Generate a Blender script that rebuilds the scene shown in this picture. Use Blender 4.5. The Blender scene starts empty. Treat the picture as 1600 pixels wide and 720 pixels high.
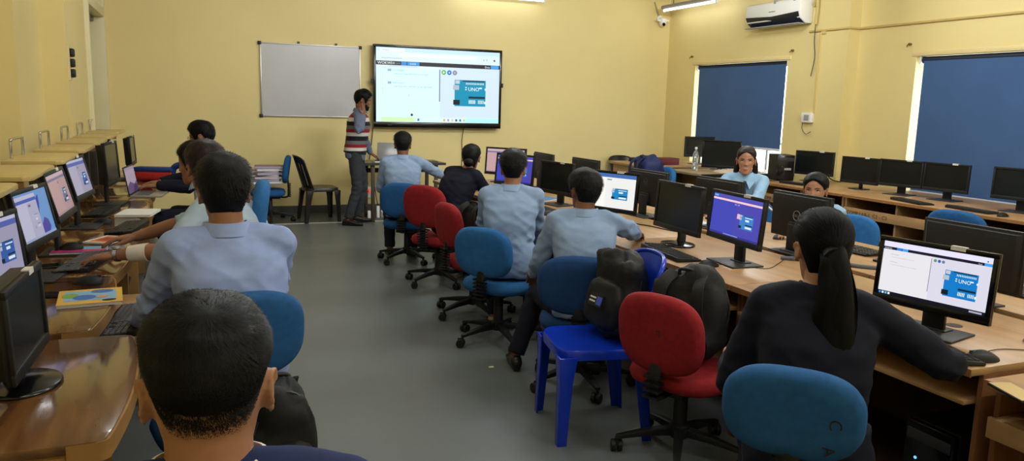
import bpy, bmesh, math, random
import numpy as np
from mathutils import Vector, Matrix, noise
random.seed(7); RNG = np.random.default_rng(7)
SC = bpy.context.scene
COL = SC.collection
R = math.radians

# ------------------------------------------------------------------ materials
def lin(c):
    return tuple(((x/255)/12.92 if x/255 <= .04045 else ((x/255+.055)/1.055)**2.4) for x in c)
MATS = {}
def mat(name, col, rough=.5, metal=0., var=None, bump=None, coat=0., stretch=(1,1,1), spec=.4, emit=None, trans=0., sheen=0., col2=None):
    if name in MATS: return MATS[name]
    m = bpy.data.materials.new(name); m.use_nodes = True
    nt = m.node_tree; b = nt.nodes['Principled BSDF']
    c = lin(col)+(1,)
    b.inputs['Base Color'].default_value = c
    b.inputs['Roughness'].default_value = rough
    b.inputs['Metallic'].default_value = metal
    b.inputs['Coat Weight'].default_value = coat
    b.inputs['Coat Roughness'].default_value = .08
    b.inputs['Specular IOR Level'].default_value = spec
    b.inputs['Sheen Weight'].default_value = sheen
    if trans: b.inputs['Transmission Weight'].default_value = trans
    if emit:
        b.inputs['Emission Color'].default_value = lin(emit[0])+(1,)
        b.inputs['Emission Strength'].default_value = emit[1]
    if var or bump:
        tc = nt.nodes.new('ShaderNodeTexCoord'); mp = nt.nodes.new('ShaderNodeMapping')
        mp.inputs['Scale'].default_value = stretch
        nt.links.new(tc.outputs['Object'], mp.inputs['Vector'])
    if var:
        n = nt.nodes.new('ShaderNodeTexNoise'); n.inputs['Scale'].default_value = var[0]
        n.inputs['Detail'].default_value = 5
        nt.links.new(mp.outputs[0], n.inputs['Vector'])
        r = nt.nodes.new('ShaderNodeValToRGB')
        k = var[1]
        r.color_ramp.elements[0].position = .3; r.color_ramp.elements[1].position = .7
        if col2: r.color_ramp.elements[0].color = lin(col2)+(1,)
        else: r.color_ramp.elements[0].color = tuple(x*(1-k) for x in c[:3])+(1,)
        r.color_ramp.elements[1].color = tuple(min(1, x*(1+k)) for x in c[:3])+(1,)
        nt.links.new(n.outputs[0], r.inputs[0]); nt.links.new(r.outputs[0], b.inputs['Base Color'])
    if bump:
        n2 = nt.nodes.new('ShaderNodeTexNoise'); n2.inputs['Scale'].default_value = bump[0]; n2.inputs['Detail'].default_value = 4 if bump[0] > 12 else 1.2
        nt.links.new(mp.outputs[0], n2.inputs['Vector'])
        bp = nt.nodes.new('ShaderNodeBump'); bp.inputs['Strength'].default_value = bump[1]; bp.inputs['Distance'].default_value = bump[2] if len(bump) > 2 else .01
        nt.links.new(n2.outputs[0], bp.inputs['Height']); nt.links.new(bp.outputs[0], b.inputs['Normal'])
    MATS[name] = m
    return m
def glow(col, s=1.):
    """light given off by a screen or a lamp"""
    k = 'glow_%d_%d_%d_%.2f' % (*col, s)
    if k in MATS: return MATS[k]
    m = bpy.data.materials.new(k); m.use_nodes = True
    b = m.node_tree.nodes['Principled BSDF']
    b.inputs['Base Color'].default_value = (.01, .01, .01, 1); b.inputs['Roughness'].default_value = .3
    b.inputs['Specular IOR Level'].default_value = .2
    b.inputs['Emission Color'].default_value = lin(col)+(1,); b.inputs['Emission Strength'].default_value = s
    MATS[k] = m
    return m

# ------------------------------------------------------------------ mesh builder
def rotz(a): return Matrix.Rotation(a, 4, 'Z')
class MB:
    def __init__(s): s.v = []; s.f = []; s.m = []; s.cur = 0
    def add(s, vs, fs, M=None, mi=None):
        o = len(s.v)
        if M is not None: vs = [M @ Vector(v) for v in vs]
        s.v += [tuple(v) for v in vs]
        s.f += [tuple(i+o for i in f) for f in fs]
        s.m += [s.cur if mi is None else mi]*len(fs)
        return s
    def box(s, c, d, M=None, mi=None):
        x, y, z = c; a, b, e = d[0]/2, d[1]/2, d[2]/2
        vs = [(x+i*a, y+j*b, z+k*e) for k in (-1, 1) for j in (-1, 1) for i in (-1, 1)]
        return s.add(vs, [(0,2,3,1),(4,5,7,6),(0,1,5,4),(2,6,7,3),(0,4,6,2),(1,3,7,5)], M, mi)
    def bx(s, x0, x1, y0, y1, z0, z1, M=None, mi=None):
        return s.box(((x0+x1)/2, (y0+y1)/2, (z0+z1)/2), (abs(x1-x0), abs(y1-y0), abs(z1-z0)), M, mi)
    def loft(s, rings, M=None, cap=True, mi=None):
        n = len(rings[0]); vs = [p for r in rings for p in r]; fs = []
        for k in range(len(rings)-1):
            for i in range(n):
                j = (i+1) % n
                fs.append((k*n+i, k*n+j, (k+1)*n+j, (k+1)*n+i))
        if cap:
            fs.append(tuple(range(n-1, -1, -1))); o = (len(rings)-1)*n; fs.append(tuple(range(o, o+n)))
        return s.add(vs, fs, M, mi)
    def tube(s, pts, rad, n=10, M=None, cap=True, mi=None, ends=False, up=None, flat=1.):
        pts = [Vector(p) for p in pts]
        if not isinstance(rad, (list, tuple)): rad = [rad]*len(pts)
        rad = list(rad)
        if ends:
            d0 = (pts[0]-pts[1]).normalized(); d1 = (pts[-1]-pts[-2]).normalized(); r0, r1 = rad[0], rad[-1]
            A = []; RA = []
            for a in (75, 50, 25): A.append(pts[0]+d0*r0*math.sin(R(a))); RA.append(r0*math.cos(R(a)))
            B = []; RB = []
            for a in (25, 50, 75): B.append(pts[-1]+d1*r1*math.sin(R(a))); RB.append(r1*math.cos(R(a)))
            pts = A+pts+B; rad = RA+rad+RB
        rings = []; t0 = (pts[1]-pts[0]).normalized()
        ref = Vector(up) if up else (Vector((0,0,1)) if abs(t0.z) < .9 else Vector((1,0,0)))
        u = (ref-t0*ref.dot(t0)).normalized()
        for i, p in enumerate(pts):
            a = pts[max(0, i-1)]; b = pts[min(len(pts)-1, i+1)]
            t = (b-a); t = t.normalized() if t.length > 1e-9 else t0
            u = u-t*u.dot(t)
            u = u.normalized() if u.length > 1e-6 else t.orthogonal().normalized()
            w = t.cross(u)
            rings.append([p+(u*math.cos(2*math.pi*k/n)*flat+w*math.sin(2*math.pi*k/n))*rad[i] for k in range(n)])
        return s.loft(rings, M, cap, mi)
    def cyl(s, p0, p1, r0, r1=None, n=16, M=None, mi=None):
        return s.tube([p0, p1], [r0, r0 if r1 is None else r1], n, M, True, mi)
    def lathe(s, prof, n=24, M=None, mi=None):
        rings = [[(r*math.cos(2*math.pi*k/n), r*math.sin(2*math.pi*k/n), z) for k in range(n)] for r, z in prof]
        return s.loft(rings, M, True, mi)
    def prism(s, out, z0, z1, M=None, mi=None):
        return s.loft([[(x, y, z0) for x, y in out], [(x, y, z1) for x, y in out]], M, True, mi)
    def ball(s, c, r, n=16, k=10, M=None, mi=None, ex=1.):
        if not isinstance(r, (tuple, list)): r = (r, r, r)
        def q(a): return math.copysign(abs(a)**ex, a)
        rings = []
        for i in range(1, k):
            a = -math.pi/2+math.pi*i/k
            rings.append([(c[0]+r[0]*q(math.cos(a))*q(math.cos(2*math.pi*j/n)), c[1]+r[1]*q(math.cos(a))*q(math.sin(2*math.pi*j/n)), c[2]+r[2]*q(math.sin(a))) for j in range(n)])
        return s.loft(rings, M, True, mi)
    def pad(s, w, h, t, n=2.7, N=40, curve=0., M=None, mi=None, prof=None):
        """cushion: rounded outline in x,z, thickness along y, bent about z"""
        prof = prof or [(.02,-.5),(.6,-.5),(.86,-.47),(.96,-.32),(1,0),(.96,.32),(.86,.47),(.6,.5),(.02,.5)]
        rings = []
        for sc, yy in prof:
            r = []
            for k in range(N):
                a = 2*math.pi*k/N
                x = math.copysign(abs(math.cos(a))**(2/n), math.cos(a))*w/2*sc
                z = math.copysign(abs(math.sin(a))**(2/n), math.sin(a))*h/2*sc
                r.append((x, yy*t+curve*x*x, z))
            rings.append(r)
        return s.loft([r[::-1] for r in rings], M, True, mi)
    def text(s, t, size, M, mi=None, bold=0.):
        vs, fs, w = TXT(t)
        return s.add([(v[0]*size, v[1]*size, 0) for v in vs], fs, M, mi)
    def build(s, name, mats, parent=None, smooth=40, bevel=0., seg=2, loc=None, kind=None, fixn=True):
        me = bpy.data.meshes.new(name)
        me.from_pydata(s.v, [], s.f)
        mats = mats if isinstance(mats, (list, tuple)) else [mats]
        for m in mats: me.materials.append(m)
        if len(mats) > 1: me.polygons.foreach_set('material_index', np.array(s.m, dtype=np.int32))
        me.validate(); me.update()
        if bevel or fixn:
          bm = bmesh.new(); bm.from_mesh(me)
          if fixn: bmesh.ops.recalc_face_normals(bm, faces=bm.faces[:])
          if bevel:
            es = [e for e in bm.edges if len(e.link_faces) == 2 and e.calc_face_angle(0) > R(35)]
            bmesh.ops.bevel(bm, geom=es, offset=bevel, segments=seg, affect='EDGES', profile=.5, clamp_overlap=True)
          bm.to_mesh(me); bm.free()
        if smooth:
            me.polygons.foreach_set('use_smooth', np.ones(len(me.polygons), dtype=bool))
            me.set_sharp_from_angle(angle=R(smooth))
        me.update()
        o = bpy.data.objects.new(name, me); COL.objects.link(o)
        if parent: o.parent = parent
        if loc: o.location = loc
        if kind: o['kind'] = kind
        return o
_TX = {}
def TXT(t):
    if t not in _TX:
        cu = bpy.data.curves.new('t', 'FONT'); cu.body = t; cu.size = 1; cu.resolution_u = 2; cu.fill_mode = 'FRONT'
        ob = bpy.data.objects.new('t', cu); COL.objects.link(ob)
        me = bpy.data.meshes.new_from_object(ob.evaluated_get(bpy.context.evaluated_depsgraph_get()))
        vs = [tuple(v.co) for v in me.vertices]; fs = [tuple(p.vertices) for p in me.polygons]
        bpy.data.objects.remove(ob); bpy.data.curves.remove(cu); bpy.data.meshes.remove(me)
        _TX[t] = (vs, fs, max([v[0] for v in vs] or [0]))
    return _TX[t]

# ------------------------------------------------------------------ things
def tag(o, label, cat, group=None):
    o['label'] = label; o['category'] = cat
    if group: o['group'] = group
    return o
def thing(name, label, cat, loc=(0,0,0), head=0., group=None):
    """Empty at the base of a thing; head = compass heading in degrees from +Y towards +X"""
    o = bpy.data.objects.new(name, None); COL.objects.link(o)
    o.empty_display_size = .1
    o.location = loc; o.rotation_euler = (0, 0, -R(head))
    return tag(o, label, cat, group)
def dup(root, loc=None, head=None, label=None, group=None):
    def cp(o, par):
        c = o.copy(); COL.objects.link(c)
        if par: c.parent = par
        for ch in list(o.children): cp(ch, c)
        return c
    r = cp(root, None)
    if loc: r.location = loc
    if head is not None: r.rotation_euler = (0, 0, -R(head))
    if label: r['label'] = label
    if group: r['group'] = group
    return r
def struct(o): o['kind'] = 'structure'; return o

# ------------------------------------------------------------------ shared materials
M_WALL = mat('yellow_wall_paint', (226, 208, 146), .55, var=(.9, .04), bump=(60, .08, .004))
M_CREAM = mat('cream_door_paint', (216, 206, 164), .45, var=(3, .04))
M_TRIMW = mat('window_trim_paint', (226, 205, 150), .5)
M_FLOOR = mat('cement_floor', (102, 108, 110), .36, var=(1.6, .10), bump=(35, .06, .004))
M_BAND = mat('dark_cement_border', (74, 76, 74), .45, var=(4, .15))
M_WHITE = mat('white_plastic', (232, 232, 228), .4)
M_STRIP = mat('white_floor_inlay', (190, 192, 186), .5)
M_BLK = mat('black_plastic', (21, 22, 24), .5, bump=(400, .03, .001))
M_BLKG = mat('black_gloss_plastic', (14, 14, 16), .18)
M_DARK = mat('charcoal_plastic', (44, 45, 48), .5)
M_KEY = mat('keycap_plastic', (36, 36, 39), .45)
M_KEYG = mat('grey_keycap_plastic', (86, 86, 92), .5)
M_CHROME = mat('chrome', (190, 190, 192), .2, 1.)
M_STEEL = mat('dark_steel', (60, 58, 56), .4, .6)
M_LCD = mat('dark_lcd_panel', (22, 25, 25), .22)
M_LAM = mat('beech_laminate', (168, 132, 92), .38, var=(2.2, .16), stretch=(9, 1, 9), bump=(30, .02, .002))
M_LAME = mat('beech_edge_band', (150, 106, 62), .45, var=(6, .15))
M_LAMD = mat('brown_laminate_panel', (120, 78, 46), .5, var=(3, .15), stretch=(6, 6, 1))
M_SHADE = mat('dark_laminate_and_shade', (56, 38, 27), .6, var=(3, .15))  # dark panels, and the shade painted onto one desk's lower shelf
M_VARN = mat('varnished_teak', (116, 80, 44), .15, var=(1.3, .28), stretch=(9, 1, 9), coat=.5, col2=(66, 40, 24))
M_VEDGE = mat('teak_edge', (150, 112, 64), .35, var=(5, .15))
M_SHELF = mat('yellow_laminate_shelf', (196, 172, 110), .3, var=(2, .06), stretch=(1, 8, 8))
M_BLUE = mat('blue_chair_fabric', (33, 84, 138), .85, var=(40, .12), bump=(500, .25, .002), spec=.25)
M_BLUE2 = mat('faded_blue_chair_fabric', (42, 100, 158), .85, var=(30, .12), bump=(500, .25, .002), spec=.25)
M_NAVYF = mat('deep_blue_chair_fabric', (30, 66, 114), .85, var=(40, .12), bump=(500, .25, .002), spec=.25)
M_RED = mat('red_chair_fabric', (138, 30, 36), .85, var=(40, .14), bump=(500, .25, .002), spec=.25)
M_PBLUE = mat('royal_blue_plastic', (16, 52, 186), .22)
M_PBLK = mat('black_chair_plastic', (34, 29, 26), .3)
M_PAPER = mat('paper', (226, 224, 220), .7)
M_LOGO = mat('logo_silver', (168, 170, 172), .3, .4)
M_INK = mat('black_ink', (34, 26, 20), .7)
M_STICK = mat('paper_sticker', (214, 212, 206), .6)
# ------------------------------------------------------------------ what the screens show
def scr(u, v, w, h, lay):       # u right, v down as seen by the viewer; the screen faces +y
    return (w/2-u*w, .0005*lay, h-v*h)
class UI:
    def __init__(s, w, h): s.w, s.h = w, h; s.mb = MB(); s.mats = []
    def mi(s, col, e):
        m = glow(col, e)
        if m not in s.mats: s.mats.append(m)
        return s.mats.index(m)
    def quad(s, u0, v0, u1, v1, col, lay=1, e=None):
        p = [scr(u0, v1, s.w, s.h, lay), scr(u1, v1, s.w, s.h, lay), scr(u1, v0, s.w, s.h, lay), scr(u0, v0, s.w, s.h, lay)]
        s.mb.add(p, [(0,1,2,3)], None, s.mi(col, e or s.e))
    def disc(s, u, v, r, col, lay=2, n=14):
        x, y, z = scr(u, v, s.w, s.h, lay); rr = r*s.h
        s.mb.add([(x-rr*math.cos(6.2832*k/n), y, z+rr*math.sin(6.2832*k/n)) for k in range(n)], [tuple(range(n))], None, s.mi(col, s.e))
    def poly(s, pts, col, lay=2):
        s.mb.add([scr(u, v, s.w, s.h, lay) for u, v in pts], [tuple(range(len(pts)))][0:1], None, s.mi(col, s.e))
    def text(s, u, v, t, size, col, lay=3):
        x, y, z = scr(u, v, s.w, s.h, lay)
        M = Matrix(((-1,0,0,x),(0,0,1,y),(0,1,0,z),(0,0,0,1)))
        s.mb.text(t, size*s.h, M, s.mi(col, s.e))
def board(ui, u0, v0, u1, v1, col=(0, 140, 178), fine=True):
    W, H = u1-u0, v1-v0
    def q(a, b, c, d, cl, lay=2): ui.quad(u0+a*W, v0+b*H, u0+c*W, v0+d*H, cl, lay)
    q(0, 0, 1, 1, col)
    q(-.05, .2, .14, .38, (176, 186, 200), 3); q(-.04, .76, .17, .95, (12, 22, 34), 3); q(.02, .02, .16, .15, (190, 200, 210), 3)
    q(.25, .01, .96, .06, (14, 62, 88), 3); q(.45, .62, .98, .7, (12, 40, 62), 3)
    if fine:
        for k in range(12): q(.36+k*.05, .1, .385+k*.05, .17, (214, 236, 244), 3)
        for k in range(5): q(.46+k*.045, .76, .485+k*.045, .9, (224, 240, 246), 3)
        for k in range(4): q(.76+k*.05, .76, .785+k*.05, .9, (224, 240, 246), 3)
        q(.34, .26, .385, .3, (230, 244, 248), 3); q(.34, .34, .385, .38, (230, 244, 248), 3)
        ui.text(u0+.43*W, v0+.41*H, 'UNO', .2*H, (236, 248, 252), 3)
        q(.78, .27, .88, .32, (224, 240, 246), 3); q(.97, .3, 1.02, .38, (225, 240, 246), 3); q(.96, .8, 1.02, .9, (225, 240, 246), 3)
    else:
        q(.38, .12, .92, .18, (214, 236, 244), 3); q(.45, .76, .92, .9, (224, 240, 246), 3); q(.42, .28, .7, .42, (224, 240, 246), 3)
def display(w, h, theme, parent, loc, rotx=0., e=1.):
    ui = UI(w, h); ui.e = e; t = theme
    if t == 'tv':
        ui.quad(0, 0, 1, 1, (216, 240, 250), 0)
        ui.quad(0, 0, 1, .055, (196, 226, 246)); ui.quad(.03, .012, .22, .055, (230, 244, 252), 2); ui.text(.05, .045, 'Wokwi', .03, (120, 140, 160))
        ui.quad(.17, .075, .8, .115, (234, 246, 252)); ui.quad(.04, .135, .2, .15, (186, 206, 222), 2)
        ui.disc(.955, .115, .014, (46, 52, 66)); ui.quad(.86, .1, .87, .125, (170, 190, 210), 2); ui.quad(.885, .1, .895, .125, (170, 190, 210), 2)
        ui.quad(0, .18, 1, .235, (36, 36, 44)); ui.text(.012, .225, 'WOKWI', .052, (244, 248, 252)); 
        ui.quad(.125, .195, .145, .22, (150, 156, 166), 2); ui.text(.152, .219, 'SAVE', .028, (150, 156, 166))
        ui.quad(.195, .183, .237, .232, (44, 138, 218), 2); ui.quad(.243, .183, .338, .232, (52, 146, 222), 2); ui.text(.262, .22, 'SHARE', .03, (222, 240, 252))
        ui.text(.875, .222, 'Docs', .036, (244, 248, 252)); ui.quad(.925, .183, .992, .232, (70, 158, 226), 2)
        ui.quad(0, .235, .505, .262, (218, 236, 246)); ui.quad(.1, .239, .32, .26, (198, 218, 232), 2)
        ui.quad(0, .262, .505, .93, (212, 250, 252)); ui.quad(.505, .235, 1, .93, (206, 226, 248)); ui.quad(.497, .27, .507, .71, (132, 146, 166), 2)
        for k, v in enumerate((.3, .47)):
            ui.quad(.09, v-.015, .118, v+.015, (150, 170, 208), 2)
        ui.text(.125, .308, 'void setup() {', .034, (120, 160, 190)); ui.text(.13, .355, '// put your setup code here, to run once:', .03, (130, 160, 160))
        ui.text(.125, .478, 'void loop() {', .034, (120, 160, 190)); ui.text(.13, .525, '// put your main code here, to run repeatedly:', .03, (130, 160, 160))
        for k in range(10): ui.text(.045, .32+k*.034, str(k+1), .026, (140, 176, 186))
        for k, c in enumerate(((92, 178, 92), (52, 118, 206), (134, 138, 148))):
            ui.disc(.535+k*.045, .305, .034, c)
        ui.poly([(.528, .287), (.528, .323), (.546, .305)], (224, 244, 224), 3); ui.quad(.575, .297, .585, .313, (220, 234, 250), 3); ui.quad(.623, .29, .628, .32, (220, 224, 230), 3)
        board(ui, .625, .4, .885, .765, (0, 142, 178))
        ui.quad(0, .93, 1, 1, (214, 246, 244)); ui.quad(.04, .935, .3, .995, (206, 240, 184), 2); ui.quad(.72, .935, 1, .995, (178, 244, 250), 2)
        ui.quad(.325, .95, .34, .982, (30, 120, 170), 3); ui.disc(.28, .9, .018, (36, 62, 92)); ui.quad(.255, .62, .258, .65, (120, 150, 160), 2)
        for k, c in enumerate(((212, 170, 80), (170, 150, 190), (230, 190, 150), (60, 70, 90), (70, 110, 150), (200, 190, 150))): ui.quad(.535+k*.033, .95, .55+k*.033, .982, c, 3)
    elif t == 'editor_big':
        ui.quad(0, 0, 1, 1, (232, 230, 238), 0); ui.quad(0, 0, 1, .1, (226, 222, 244)); ui.quad(0, .1, 1, .15, (22, 22, 44)); ui.text(.01, .142, 'WOKWI', .036, (220, 226, 240))
        ui.quad(.13, .1, .18, .15, (40, 130, 220), 2); ui.quad(.185, .1, .24, .15, (60, 160, 236), 2); ui.quad(.93, .1, 1, .15, (60, 160, 236), 2); ui.text(.88, .142, 'Docs', .03, (236, 240, 250))
        ui.quad(0, .15, .475, .93, (226, 224, 228)); ui.quad(.475, .15, 1, .93, (214, 212, 226)); ui.quad(.468, .18, .474, .78, (120, 118, 136), 2)
        ui.text(.08, .24, 'void setup() {', .03, (150, 150, 170)); ui.text(.09, .29, '// put your setup code here, to run once:', .026, (150, 156, 160))
        ui.text(.08, .38, 'void loop() {', .03, (150, 150, 170)); ui.text(.09, .43, '// put your main code here, to run repeatedly:', .026, (150, 156, 160))
        for k, c in enumerate(((80, 150, 100), (40, 96, 190), (120, 120, 136))): ui.disc(.505+k*.037, .21, .028, c)
        ui.disc(.955, .07, .012, (50, 50, 70))
        board(ui, .61, .33, .9, .79, (10, 120, 196))
        ui.quad(0, .93, 1, 1, (14, 14, 30))
        for k, c in enumerate(((60, 140, 230), (230, 230, 240), (90, 190, 230), (240, 240, 240))): ui.quad(.01+k*.03, .945, .03+k*.03, .985, c, 2)
        ui.quad(.86, .95, .97, .98, (170, 170, 190), 2)
    elif t == 'editor':
        ui.quad(0, 0, 1, 1, (236, 236, 232), 0); ui.quad(0, 0, 1, .11, (66, 106, 172)); ui.quad(.02, .05, .1, .09, (90, 180, 230), 2)
        ui.quad(0, .11, .42, 1, (240, 240, 236)); ui.quad(.42, .11, 1, 1, (232, 232, 230)); ui.quad(.44, .16, .53, .19, (120, 130, 130), 2)
        board(ui, .56, .42, .86, .74, (20, 130, 190), False)
    elif t == 'editor_dim':
        ui.quad(0, 0, 1, 1, (176, 172, 196), 0); ui.quad(0, 0, 1, .07, (192, 188, 214)); ui.quad(0, .07, 1, .17, (82, 98, 172)); ui.quad(.46, .17, 1, 1, (160, 156, 184)); ui.quad(.5, .22, .58, .27, (112, 110, 130), 2)
        board(ui, .62, .42, .88, .8, (52, 92, 168), False)
    elif t == 'desktop_blue':
        ui.quad(0, 0, 1, 1, (108, 152, 206), 0)
        ui.poly([(.45, .95), (.42, .5), (.6, .2), (.72, .1), (.7, .3), (.62, .55), (.66, .95)], (52, 74, 160), 1)
        ui.poly([(.62, 1), (.64, .75), (.74, .62), (.84, .7), (.88, .85), (.8, 1)], (76, 70, 158), 1)
        ui.quad(0, .05, .62, .98, (190, 188, 212), 2); ui.quad(0, .13, .62, .2, (70, 96, 182), 3); ui.quad(.32, .22, .62, .98, (176, 174, 200), 3); ui.quad(.35, .26, .42, .31, (110, 108, 130), 4)
        W = ui; board(W, .4, .48, .58, .8, (44, 88, 170), False); ui.quad(0, .95, 1, 1, (150, 166, 206), 3)
    elif t == 'pink':
        ui.quad(0, 0, 1, 1, (206, 168, 170), 0); ui.quad(0, 0, 1, .08, (214, 186, 196)); ui.quad(0, .1, 1, .16, (126, 120, 168)); ui.quad(.5, .16, 1, .94, (196, 160, 164)); ui.quad(.52, .22, .58, .27, (140, 116, 124), 2)
        board(ui, .6, .42, .84, .78, (112, 116, 158), False); ui.quad(0, .95, 1, 1, (180, 150, 160))
    elif t == 'purple':
        ui.quad(0, 0, 1, 1, (66, 72, 186), 0); ui.quad(0, 0, 1, .08, (84, 84, 184)); ui.quad(.02, .03, .1, .07, (110, 190, 240), 2)
        ui.quad(0, .1, 1, .15, (250, 208, 216)); ui.quad(.5, .15, 1, .95, (76, 72, 178)); ui.quad(.46, .18, .5, .21, (170, 150, 210), 2); ui.quad(.52, .18, .56, .21, (170, 150, 210), 2)
        board(ui, .6, .4, .86, .74, (58, 132, 206), False); ui.quad(.54, .4, .6, .52, (240, 190, 214), 3)
        ui.quad(0, .95, 1, 1, (52, 52, 140)); ui.quad(.3, .955, .6, .975, (150, 160, 220), 2)
    elif t == 'laptop':
        ui.quad(0, 0, 1, 1, (170, 152, 172), 0); ui.quad(0, 0, 1, .12, (150, 136, 160)); ui.poly([(0, 1), (0, .7), (.3, .55), (.7, .7), (1, .6), (1, 1)], (96, 76, 116), 1); ui.poly([(.5, 1), (.6, .75), (.85, .7), (1, .8), (1, 1)], (60, 48, 92), 2)
    if not parent: return ui
    o = ui.mb.build('screen', ui.mats, parent, smooth=0, fixn=False)
    o.location = loc; o.rotation_euler = (rotx, 0, 0)
    return o

# ------------------------------------------------------------------ computers
def monitor(label, x, y, head, w, h, zb, tilt=0., theme=None, base='rect', thick=.05, back=None, sticker=True, desk=.75, e=1., bez=.018, chin=.03, group=None, glossy=False):
    t = thing('monitor', label, 'monitor', (x, y, desk), head, group)
    zb -= desk
    Rx = Matrix.Translation((0, 0, zb)) @ Matrix.Rotation(R(tilt), 4, 'X')
    body = M_BLKG if glossy else M_BLK
    c = MB()
    # bezel frame of four bars with a back shell
    c.bx(-w/2, w/2, -.016, 0, 0, chin, Rx); c.bx(-w/2, w/2, -.016, 0, h-bez, h, Rx)
    c.bx(-w/2, -w/2+bez, -.016, 0, chin, h-bez, Rx); c.bx(w/2-bez, w/2, -.016, 0, chin, h-bez, Rx)
    c.bx(-w/2, w/2, -.022, -.007, .0, h, Rx)
    o = [(-w/2+.01, .008), (w/2-.01, .008), (w/2-.01, h-.01), (-w/2+.01, h-.01)]
    i = [(-w*.44, h*.05), (w*.44, h*.05), (w*.44, h*.95), (-w*.44, h*.95)]; thick = min(thick, .04) if thick < .055 else thick
    c.loft([[(a, -.02, b) for a, b in o][::-1], [(a*.97, -.03, b*.97+.004) for a, b in o][::-1], [(a, -thick, b) for a, b in i][::-1]][::-1], Rx)
    for k in range(9): c.bx(-w*.36+k*w*.09-.012, -w*.36+k*w*.09+.012, -thick-.0008, -thick+.004, h*.87, h*.878, Rx)
    cs_ = c.build('casing', body, t, 30, bevel=.003)
    sw, sh = w-2*bez, h-bez-chin
    if theme:
        s = display(sw, sh, theme, t, (0, 0, 0), 0, e)
        s.matrix_local = Rx @ Matrix.Translation((0, -.005, chin))
    else:
        s = MB().bx(-sw/2, sw/2, -.007, -.005, chin, h-bez, Rx).build('screen', M_LCD, t, 0)
    zt = zb+h*.24
    n = MB()
    if base == 'round':
        n.tube([(0, -.05, .01), (0, -.055, zb*.6), (0, -.05, zt)], [.032, .028, .03], 16, flat=.55)
    else:
        n.bx(-.042, .042, -.07, -.052, .008, zt+.02); n.bx(-.048, .048, -.06, -.03, zt-.035, zt+.035)
    n.build('stand_neck', M_BLK, t, 35, bevel=.003)
    b = MB()
    if base == 'round':
        b.lathe([(.115, 0), (.12, .004), (.115, .011), (.06, .018), (.03, .024)], 32, Matrix.Translation((0, -.03, 0)) @ Matrix.Diagonal((1, .8, 1, 1)))
    else:
        b.prism([(-.12, -.13), (.12, -.13), (.13, .06), (-.13, .06)], 0, .008); b.bx(-.055, .055, -.1, -.04, .007, .014)
    b.build('stand_base', M_BLKG if base == 'round' else M_DARK, t, 40, bevel=.002)
    if sticker:
        MB().bx(-w*.24, -w*.12, -.019, .0012, h-.012, h+.004, Rx).build('asset_sticker', M_STICK, cs_, 0)
    # small maker mark on the chin
    if back == 'ring':
        l = MB(); L = Rx @ Matrix.Translation((0, -thick-.0015, h*.52)) @ Matrix.Rotation(R(90), 4, 'X') 
        l.loft([[(r*math.cos(6.2832*k/28), r*math.sin(6.2832*k/28), z) for k in range(28)] for r, z in ((.03, 0), (.03, .002), (.0265, .002), (.0265, 0))], L, False)
        l.text('DELL', .02, L @ Matrix.Translation((-.0235, -.007, .001)))
        l.build('round_logo', M_LOGO, cs_, 0)
    elif back == 'script':
        l = MB(); L = Rx @ Matrix.Translation((0, -thick-.0012, h*.68)) @ Matrix.Rotation(R(90), 4, 'X')
        l.loft([[(r*math.cos(6.2832*k/24), r*math.sin(6.2832*k/24), z) for k in range(24)] for r, z in ((.026, 0), (.026, .001), (.024, .001), (.024, 0))], L, False)
        l.text('hp', .036, L @ Matrix.Translation((-.02, -.009, .001)))
        l.build('round_logo', M_KEYG, cs_, 0)
    return t
_KB = {}
def keyboard(label, x, y, z, head, L=.44, D=.145, grey=False, group=None):
    key = (L, D, grey)
    if key not in _KB:
        t = thing('keyboard', label, 'keyboard', (x, y, z), head, group)
        c = MB(); c.loft([[(-L/2, -D/2, 0), (L/2, -D/2, 0), (L/2, D/2, 0), (-L/2, D/2, 0)], [(-L/2, -D/2, .012), (L/2, -D/2, .012), (L/2, D/2, .024), (-L/2, D/2, .024)]])
        c.build('housing', M_BLK, t, 30, bevel=.003)
        k = MB(); T = Matrix.Translation((0, 0, .0165)) @ Matrix.Rotation(math.atan2(.012, D), 4, 'X')
        rows = 6; p = (D-.02)/rows
        def cap(x0, x1, r):
            y0 = -D/2+.012+r*p; y1 = y0+p*.82; s = .0016
            k.loft([[(x0, y0, 0), (x1, y0, 0), (x1, y1, 0), (x0, y1, 0)], [(x0+s, y0+s, .006), (x1-s, y0+s, .006), (x1-s, y1-s, .006), (x0+s, y1-s, .006)]], T)
        mainw = L*.66; x0 = -L/2+.012; n = 14; u = mainw/n
        for r in range(rows):
            if r == 0:
                e = [0, 1.3, 2.5, 3.7, 9.6, 10.8, 11.8, 12.8, 14]
            else: e = [0]+[1+.25*(r % 4)+i for i in range(12)]+[14]
            for a, b in zip(e, e[1:]): cap(x0+a*u, x0+b*u-.002, r)
            for j in range(3):
                if r in (1, 0) and j != 1 and r == 1: continue
                cap(x0+mainw+.008+j*u, x0+mainw+.008+(j+1)*u-.002, r)
            if r < 5:
                for j in range(4): cap(x0+mainw+.014+(3+j)*u, x0+mainw+.014+(4+j)*u-.002, r)
        k.build('keys', M_KEYG if grey else M_KEY, t, 0)
        _KB[key] = t
        return t
    return dup(_KB[key], (x, y, z), head, label, group)
_MO = {}
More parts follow.
